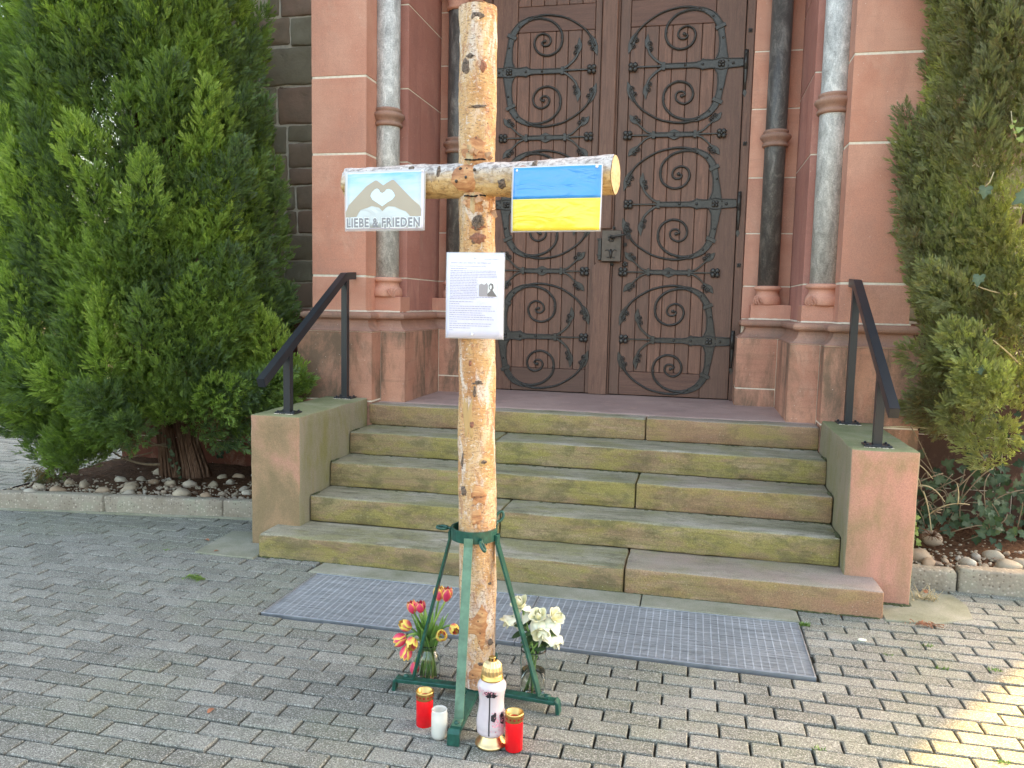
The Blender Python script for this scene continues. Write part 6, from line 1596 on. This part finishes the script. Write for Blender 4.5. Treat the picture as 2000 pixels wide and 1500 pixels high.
for (x, y_, z, L, R, n, t_) in ((3.42, .95, 1.98, .16, .06, 60, .3), (3.46, .85, 1.78, .16, .06, 60, .25), (3.9, .62, .82, .3, .12, 190, .6), (3.80, .62, 1.0, .34, .14, 240, .6), (3.98, .62, .95, .34, .14, 240, .5), (3.72, .66, 1.2, .32, .13, 220, .55), (3.62, .75, 1.5, .34, .12, 200, .42), (3.92, .6, 1.35, .36, .14, 240, .6), (3.85, .58, 1.7, .4, .15, 260, .58), (4.0, .52, 2.2, .42, .15, 260, .65), (3.86, .78, .66, .26, .12, 190, .5), (3.98, .80, .60, .28, .13, 210, .55), (4.10, .85, .55, .30, .14, 210, .6), (3.74, .82, .82, .24, .11, 160, .45), (4.06, .75, .78, .30, .14, 220, .5)):
    pl.append((np.array([x, y_, z]), np.array([-.45, -.3, .45]), L, R, n, t_))
def left_lim(z): return np.interp(z, [.7, 1.1, 1.5, 1.95, 2.1, 2.5, 3.0], [3.70, 3.58, 3.46, 3.38, 3.36, 3.44, 3.47])
pl = [(np.array([max(q[0][0], left_lim(q[0][2] + .1) + q[3] * .95 + .06), q[0][1], q[0][2]]), *q[1:]) if i < 190 else q for i, q in enumerate(pl)]
def okr(p, R=0.0): return (p[2] > 2.7 or .81 * (p[0] + R + .04) - .587 * p[1] < 3.02) and p[0] - R > left_lim(p[2]) + .03
pl = [q for q in pl if q[0][2] > 2.7 or .81 * (q[0][0] + q[3] + .05) - .587 * q[0][1] < 2.90]
def shell2(z, a, k): R0 = np.interp(z, zk2, rk2) * k; return np.array([CX2 + R0 * math.cos(a), CY2 + R0 * .82 * math.sin(a), z])
crown("crown", rt, "conifer_olive", pl, 4, .064, 11, cloak(13000, shell2, (.95, 4.2), (-math.pi * 1.1, math.pi * .05), (.78, 1.0), okr, 78, .064, .25, .68))
trunk(rt, [(4.36, 1.40, .04), (4.35, 1.40, .3), (4.28, 1.35, .9), (4.08, 1.15, 2.0), (4.06, 1.12, 4.3)], [.10, .075, .065, .05, .02], 3)
for (p0, p1, p2, r0) in (((4.1, 1.1, 1.1), (3.95, .7, 1.2), (3.72, .52, 1.34), .008), ((4.05, 1.0, 1.9), (3.95, .6, 2.0), (3.85, .48, 1.86), .007), ((4.08, 1.05, 2.6), (4.0, .6, 2.5), (3.95, .46, 2.3), .008), ((4.0, 1.0, 1.6), (3.8, .6, 1.55), (3.62, .55, 1.62), .006), ((4.08, .9, 1.35), (4.0, .55, 1.5), (3.9, .45, 1.62), .006)):
    tw = MB(); tw.tube(bez(p0, p1, p2, 9), [r0 * (1 - .7 * k / 8) for k in range(9)], 6); tw.build("branch", "straw", rt)

# ================================================================== IVY
def ivy_leaf_mesh(seed):
    rs = random.Random(seed); out = [(0, 0), (.18, -.16), (.42, -.12), (.56, .08), (.40, .26), (.50, .52), (.26, .56), (.16, .74), (0, 1.0)]
    out = [(x * rs.uniform(.9, 1.1), y) for x, y in out]; L = [(-x, y) for x, y in out[::-1][1:-1]]; P = out + L; V = [(0, .30, .0)] + [(x, y, .16 * abs(x) - .10 * y * y + rs.uniform(-.02, .02)) for x, y in P]; n = len(P)
    F = [(0, 1 + k, 1 + (k + 1) % n) for k in range(n)]; b = MB(); b.add(V, F, False)
    return b
IVY = []
for sd in range(10):
    b = ivy_leaf_mesh(sd); tv = .05 + .075 * sd + (.25 if sd > 7 else 0); b.attr = {"tint": [min(1, tv + .2)] + [tv + .1 * (k % 3 == 0) for k in range(len(b.v) - 1)]}
    IVY.append(meshdata("leaf", b.v, b.f, b.sm, (0, 0, 0), None, b.attr, "ivy_green"))
def put_leaf(parent, p, s, seed, face=(0, -1, .35), kind=None):
    rs = random.Random(seed); nrm = (Vector(face) + Vector((rs.uniform(-.6, .6), rs.uniform(-.3, .3), rs.uniform(-.4, .5)))).normalized()
    q = nrm.to_track_quat('Z', 'Y') @ Matrix.Rotation(rs.uniform(0, 6.28) if rs.random() < .4 else math.pi + rs.uniform(-.9, .9), 3, 'Z').to_quaternion()
    inst("leaf", IVY[kind if kind is not None else rs.randrange(8)], parent, tuple(p), q.to_euler(), (s, s, s))
iv = thing("ivy_plant", "dark green ivy thicket at the foot of the right conifer", "ivy", (3.8, 1.0, .1)); rs = random.Random(21)
for k in range(210):
    x = rs.uniform(3.50, 4.25); y_ = rs.uniform(1.0, 1.6); z = .14 + abs(rs.gauss(0, .30)) * (.5 + .7 * (x - 3.45)); z = min(z, 1.0)
    if x < 3.62 and z > .55: z = rs.uniform(.2, .5)
    put_leaf(iv, (x, y_ - .10 * (z < .4), z + .02), rs.uniform(.030, .066), k)
for k in range(50): put_leaf(iv, (rs.uniform(3.8, 4.4), rs.uniform(1.0, 1.3), rs.uniform(.3, .9)), rs.uniform(.03, .06), 1500 + k)
for k in range(34): put_leaf(iv, (rs.uniform(3.6, 4.2), 1.76, rs.uniform(.3, 1.25)), rs.uniform(.03, .05), 400 + k)
stm = MB()
for k in range(34):
    p = Vector((rs.uniform(3.46, 4.1), rs.uniform(.95, 1.3), rs.uniform(.12, .5))); q = p + Vector((rs.uniform(-.25, .25), rs.uniform(-.15, .1), rs.uniform(-.05, .35))); stm.tube(bez(p, (p + q) / 2 + Vector((rs.uniform(-.1, .1), rs.uniform(-.1, 0), rs.uniform(0, .14))), q, 8), .0032, 5)
stm.build("stem", "twig", iv)
dry = thing("dry_stalks", "bleached dry stalks sticking up beside the right parapet", "dry plant", (3.53, .95, .1)); sb = MB()
for pts in ([(3.40, 1.0, .60), (3.50, .95, .66), (3.60, .92, .52)], [(3.42, .95, .52), (3.50, .92, .62), (3.545, .92, .46)], [(3.47, .9, .50), (3.445, .88, .40), (3.43, .9, .28)], [(3.55, .9, .45), (3.585, .88, .36), (3.60, .86, .20)], [(3.36, 1.1, .78), (3.5, 1.1, .80), (3.72, 1.1, .78)], [(3.60, .95, .30), (3.66, .85, .42), (3.78, .85, .40)], [(3.40, .9, .32), (3.46, .88, .22), (3.40, .88, .13)], [(3.52, .9, .48), (3.60, .9, .50), (3.66, .88, .40)], [(3.72, .85, .40), (3.72, .84, .48), (3.70, .83, .52)], [(3.42, .8, .14), (3.5, .76, .13), (3.58, .74, .12)]):
    sb = MB(); sb.tube(bez(*pts, 9), [.004, .004, .004, .004, .0035, .003, .003, .0025, .002], 5); sb.build("stalk", "straw", dry)
sp_ = MB()
for k in range(60):
    a = rs.uniform(0, 6.28); L = rs.uniform(.03, .08); c = Vector((3.60, .86, .20)); e = c + Vector((math.cos(a) * L, math.sin(a) * L * .6 - .02, rs.uniform(-.02, .05))); sp_.tube([c, (c + e) / 2 + Vector((0, 0, .01)), e], .0012, 4, False)
sp_.build("dead_needles", "needle_litter", dry)
iv2 = thing("ivy_sprig", "bright young ivy shoot hanging beside the upright pebble right of the parapet", "ivy", (3.505, .78, .12))
for k, z in enumerate((.34, .31, .27, .24, .21, .18, .16)): put_leaf(iv2, (3.485 + .012 * (k % 2) + .006 * k, .83, z), .028, 900 + k, kind=9)
sb = MB(); sb.tube([(3.482, .835, .36), (3.490, .832, .28), (3.50, .832, .21), (3.53, .832, .14)], .0018, 5); sb.build("stem", "stem_green", iv2)
iv3 = thing("ivy_sprig", "small dark ivy sprig growing at the kerb end by the left parapet", "ivy", (-.352, .62, 0.0))
for k in range(9): put_leaf(iv3, (-.375 + rs.uniform(-.022, .022), .618, .03 + .018 * k), .034, 950 + k, kind=k % 3)
sb = MB(); sb.tube([(-.365, .63, .0), (-.36, .622, .06), (-.37, .622, .17)], .003, 5); sb.build("stem", "twig", iv3)
iv4 = thing("climbing_ivy", "pale ivy leaves poking out of the right conifer", "ivy", (3.75, .5, 1.9))
for (x, y_, z, s, kd) in ((3.625, .50, 2.105, .062, 7), (3.800, .44, 2.060, .085, 7), (3.905, .42, 2.19, .062, 7), (3.86, .43, 2.13, .052, 7), (3.99, .42, 2.175, .075, 8), (3.635, .52, 1.665, .062, 7), (3.745, .46, 2.34, .032, 8), (3.742, .46, 2.385, .034, 8), (3.725, .46, 2.36, .020, 9), (3.70, .46, 2.39, .020, 9), (3.715, .46, 2.42, .018, 9), (3.66, .50, 1.2, .05, 6), (3.90, .45, .95, .06, 6)):
    put_leaf(iv4, (x, y_, z), s, int(x * 997 + z * 100), (-.35, -1, .35), kd)
for pts, q in (([(3.70, .47, 2.47), (3.71, .465, 2.40), (3.735, .465, 2.33)], .002), ([(3.885, .45, 2.42), (3.90, .45, 2.36), (3.895, .45, 2.28)], .0025), ([(3.655, .5, 2.18), (3.64, .5, 2.13), (3.62, .5, 2.11)], .0025)):
    sb = MB(); sb.tube(pts, q, 5); sb.build("stem", "straw", iv4)
iv5 = thing("ivy_plant", "little ivy climbing between the trunks of the left conifer", "ivy", (-1.5, 1.18, .1))
for k in range(16): put_leaf(iv5, (-1.50 - .008 * k + rs.uniform(-.03, .03), 1.175, .12 + .022 * k), rs.uniform(.018, .032), 970 + k, kind=2 + k % 5)
iv6 = thing("ivy_plant", "dark ivy tuft in front of the red plinth wall behind the left conifer", "ivy", (-1.42, 1.7, .2))
for k in range(22): put_leaf(iv6, (-1.52 + .010 * k + rs.uniform(-.02, .02), 1.70, .17 + .007 * k + rs.uniform(-.02, .02)), .028, 990 + k, kind=k % 2)

# ================================================================== STONES IN THE BEDS
def pebble_mesh(seed, n=14, m=8, flat=.62):
    rs = random.Random(seed); V = []; F = []
    for i in range(m + 1):
        ph = math.pi * i / m
        for k in range(n):
            a = 2 * math.pi * k / n; d = Vector((math.sin(ph) * math.cos(a), math.sin(ph) * math.sin(a), math.cos(ph))); s = 1 + .30 * mnoise.noise(d * .9 + Vector((seed * 4.7, 0, 0))) + .10 * mnoise.noise(d * 2.1 + Vector((0, seed * 4.7, 0)))
            V.append((d.x * s, d.y * s * .74, d.z * s * flat))
    for i in range(m):
        for k in range(n): F.append((i * n + k, (i + 1) * n + k, (i + 1) * n + (k + 1) % n, i * n + (k + 1) % n))
    return meshdata("river_stone", V, F, [True] * len(F), (0, 0, 0), None, {}, "river_stone")
PEB = [pebble_mesh(s) for s in range(9)]
def bz(x, y, right): return .088 + .02
def stone(x, y, s, label, k, right=False, squash=1.0, rot=None, z=None):
    o = bpy.data.objects.new("river_stone", PEB[k % 9]); COL.objects.link(o); o.location = (x, y, z if z is not None else .096 + s * .30); o.scale = (s, s, s * squash); o.rotation_euler = rot or (rng.normal(0, .18), rng.normal(0, .18), rng.uniform(0, 6.28)); LOC[o.name] = tuple(o.location)
    return tag(o, label, "stone", "river stones in the right bed" if right else "river stones in the left bed")
BIG = [(-1.165, .735, .070, "largest pale cream river stone, by the kerb of the left bed"), (-1.74, .665, .048, "grey boulder-like stone at the kerb below the drooping conifer skirt"), (-2.02, .575, .052, "flat grey stone beside the kerb, left part of the left bed"), (-2.215, .62, .046, "brownish rounded stone at the left corner of the left bed"),
       (-2.30, .51, .036, "dark rounded stone at the far left end behind the kerb"), (-2.16, .485, .044, "whitish flat stone just behind the kerb at the far left"), (-1.98, .77, .050, "angular tan stone in the second row of the left bed"), (-2.13, .80, .048, "pale angular stone leaning on the tan one in the left bed"), (-1.51, .64, .046, "smooth light grey stone half hidden behind the kerb"),
       (-1.66, .86, .050, "tan stone under the conifer, left of the trunk"), (-1.84, .98, .046, "brown oval stone under the skirt of the left conifer"), (-1.44, 1.0, .044, "small reddish upright stone before the trunk"), (-1.30, 1.02, .050, "pale flat stone right of the trunk foot"), (-1.13, 1.05, .044, "white rounded stone between trunk and parapet"), (-1.20, 1.28, .046, "tan rounded stone near the plinth wall"),
       (-1.10, 1.34, .050, "large brown stone against the plinth wall"), (-1.06, 1.16, .044, "grey round stone below the brown one at the plinth wall"), (-.86, 1.02, .036, "pale pebble alone near the left parapet"), (-.98, .74, .052, "long light grey stone at the kerb near the left parapet"), (-1.60, .75, .052, "brown blocky stone in the middle of the left bed"), (-1.75, 1.30, .055, "long brown stone behind the trunk of the left conifer")]
for k, (x, y_, s, lab) in enumerate(BIG): stone(x, y_, s, lab, k)
BIGR = [(3.62, .93, .062, "upright round pinkish stone leaning in the right bed", (1.25, .2, .3), .17), (3.50, .70, .070, "large grey brown stone against the right parapet", None, None), (3.525, .62, .044, "flat pale stone at the kerb by the right parapet", None, None), (3.745, .68, .054, "smooth brownish stone behind the kerb of the right bed", None, None), (3.93, .66, .066, "broad light grey stone at the kerb of the right bed", None, None), (3.93, .86, .056, "grey stone in the second row of the right bed", None, None), (4.03, .74, .056, "dark grey stone at the right edge of the picture", None, None), (3.83, .84, .032, "small white stone in the middle of the right bed", None, None)]
for k, (x, y_, s, lab, ro, z) in enumerate(BIGR): stone(x, y_, s, lab, k + 3, True, 1, ro, z)
rs = random.Random(33)
placed = [(x, y_, s) for x, y_, s, _ in BIG]
cnt = 0
while cnt < 95:
    x = rs.uniform(-2.38, -.38); y_ = kerb_left_y(x) + .11 + abs(rs.gauss(0, .34)); s = rs.choice([.012, .016, .018, .022, .026, .036])
    if y_ > 1.7 or any((x - a) ** 2 + (y_ - b) ** 2 < (s + c) ** 2 * .55 for a, b, c in placed): cnt += .2; continue
    placed.append((x, y_, s)); stone(x, y_, s, "small rounded river stone lying among the others in the left bed", rs.randrange(9)); cnt += 1
cnt = 0; placed = [(b[0], b[1], b[2]) for b in BIGR]
while cnt < 40:
    x = rs.uniform(3.40, 4.3); y_ = kerb_right_y(x) + .12 + abs(rs.gauss(0, .18)); s = rs.choice([.012, .016, .020, .026])
    if any((x - a) ** 2 + (y_ - b) ** 2 < (s + c) ** 2 * .6 for a, b, c in placed): cnt += .2; continue
    placed.append((x, y_, s)); stone(x, y_, s, "small rounded river stone lying among the others in the right bed", rs.randrange(9), True); cnt += 1
# fine gravel and needle litter
gv = MB()
for k in range(900):
    if k % 3: x = rs.uniform(-2.4, -.36); y_ = kerb_left_y(x) + .09 + abs(rs.gauss(0, .26))
    else: x = rs.uniform(3.38, 4.4); y_ = kerb_right_y(x) + .10 + abs(rs.gauss(0, .22))
    if y_ > 1.75: continue
    s = rs.uniform(.004, .010); gv.ball((x, y_, .105 + s * .2), s, 6, 4, (1.2, .9, .7))
stuff(tag(gv.build("gravel", "river_stone"), "fine pale gravel scattered between the river stones in the beds", "gravel"))
nl = MB()
for k in range(5200):
    if k % 3: x = rs.uniform(-2.4, -.36); y_ = rs.uniform(kerb_left_y(x) + .09, 1.78)
    else: x = rs.uniform(3.36, 4.5); y_ = rs.uniform(kerb_right_y(x) + .1, 1.7)
    a = rs.uniform(0, 6.28); L = rs.uniform(.012, .035); z = .112 + rs.uniform(-.004, .016); d = Vector((math.cos(a), math.sin(a), rs.uniform(-.2, .2))) * L; w = Vector((-math.sin(a), math.cos(a), 0)) * .0022; p = Vector((x, y_, z)); nl.add([p - w, p + w, p + d + w * .4, p + d - w * .4], [(0, 1, 2, 3)])
stuff(tag(nl.build("needle_litter", "needle_litter"), "brown fallen conifer needles covering the soil of the beds", "needles"))

# ================================================================== SMALL THINGS ON THE PAVING
sg = MB(); P, D = [], []
r = np.random.default_rng(2); n = 60; t_ = r.uniform(0, 1, n)
PP = np.stack([-.345 + .115 * t_, -.425 + .012 * np.sin(t_ * 5) + r.normal(0, .012, n), np.full(n, .006)], 1); DDv = np.stack([np.full(n, .8), r.normal(0, .6, n), r.uniform(0, .18, n)], 1)
tsp = thing("conifer_sprig", "small fallen green conifer sprig on the paving, left of the grating", "sprig", (-.29, -.425, .002)); V, tn = spray_cloud(PP, DDv, np.full(n, .03), np.full(n, .62), 7, 6); big_quads("foliage", V, tn, "conifer_green", tsp)
o = bpy.data.objects.new("white_pebble", PEB[2].copy()); o.data.name = "white_pebble"; o.data.materials.clear(); o.data.materials.append(MAT["white_flower"]); COL.objects.link(o); o.location = (3.020, -.307, .0075); o.scale = (.018, .015, .010); tag(o, "single white pebble on the paving right of the grating", "pebble")
def tuft(x, y, n, h, label, seed, mat="tuft_green"):
    rs = random.Random(seed); b = MB()
    for k in range(n):
        a = rs.uniform(0, 6.28); L = rs.uniform(.5, 1) * h; p = Vector((x + rs.gauss(0, .012), y + rs.gauss(0, .005), -.004)); d = Vector((math.cos(a) * .7, math.sin(a) * .5, rs.uniform(.4, 1))).normalized() * L; w = Vector((-math.sin(a), math.cos(a), 0)) * .0022; b.add([p - w, p + w, p + d * .6 + w, p + d, p + d * .6 - w], [(0, 1, 2, 3, 4)])
    tag(b.build("weed_tuft", mat), label, "weed", "weeds in the paving joints")
tuft(2.790, -.190, 70, .030, "green weed at the back right corner of the grating", 1); tuft(3.300, -.285, 26, .020, "small weed in a joint beyond the white pebble", 2); tuft(3.290, -.505, 22, .018, "small weed in a joint near the sunlit patch", 3); tuft(3.508, -.468, 26, .022, "yellowish weed at the edge of the sunlit paving", 4); tuft(3.093, -.424, 16, .014, "tiny pale weed between pavers before the white pebble", 5)
tuft(2.700, -1.295, 30, .018, "low moss weed in the foreground joint right of the candles", 6); tuft(3.285, -1.218, 26, .022, "weed in the sunlit paving at the lower right", 7); tuft(-.72, -.05, 18, .016, "sparse weed near the mossy slab left of the steps", 8)
dl = MB()
for k in range(60):
    a = rs.uniform(0, 6.28); p = Vector((3.355 + rs.gauss(0, .030), -.045 + rs.gauss(0, .012), .006 + rs.uniform(0, .010))); d = Vector((math.cos(a), math.sin(a), rs.uniform(-.1, .4))) * rs.uniform(.01, .03); dl.tube([p, p + d * .5 + Vector((0, 0, .003)), p + d], .0016, 4)
tag(dl.build("dry_debris", "fallen_leaf"), "brown heap of dry plant debris at the right end of the bottom step", "debris")
def dead_leaf(x, y, z, s, label, seed):
    b = MB(); tn = []; rs = random.Random(seed); a = rs.uniform(0, 6.28); d = Vector((math.cos(a), math.sin(a), 0)); blade(b, tn, bez((x, y, z), Vector((x, y, z)) + d * s * .5 + Vector((0, 0, s * .25)), Vector((x, y, z)) + d * s, 6), s * .55, (0, 0, 1), .15); tag(b.build("fallen_leaf", "fallen_leaf"), label, "leaf", "fallen leaves on the paving")
dead_leaf(-.43, -.012, .006, .030, "orange brown fallen leaf on the slab edge left of the steps", 1); dead_leaf(-.62, .18, .004, .040, "brown fallen leaf near the left kerb", 2); dead_leaf(3.47, .42, .008, .055, "curled brown leaf by the right kerb and parapet", 3); dead_leaf(.60, -1.62, .004, .035, "pale dry leaf on the foreground paving, lower left", 4)
wl = MB()
for k in range(40):
    a = rs.uniform(0, 6.28); p = Vector((3.44 + rs.gauss(0, .03), .33 + rs.gauss(0, .02), .006)); wl.tube([p, p + Vector((math.cos(a) * .05, math.sin(a) * .03, rs.uniform(0, .08)))], [.0018, .0008], 4)
tag(wl.build("dry_weed", "straw"), "thin dry weed stalks at the foot of the right kerb stone", "weed")
# joint moss in front of the steps
mj = MB()
for k in range(420):
    x = rs.uniform(-.15, 3.17); mj.ball((x, -.006 + rs.gauss(0, .003), .002), rs.uniform(.003, .009), 6, 4, (2, .7, .6))
for k in range(70): mj.ball((3.20 + rs.uniform(-.01, .13), .196 + rs.gauss(0, .004), .006), rs.uniform(.006, .013), 6, 4, (1.3, .7, .8))
stuff(tag(mj.build("joint_moss", "moss"), "moss and dirt along the foot of the bottom step", "moss"))
bpy.context.view_layer.update()
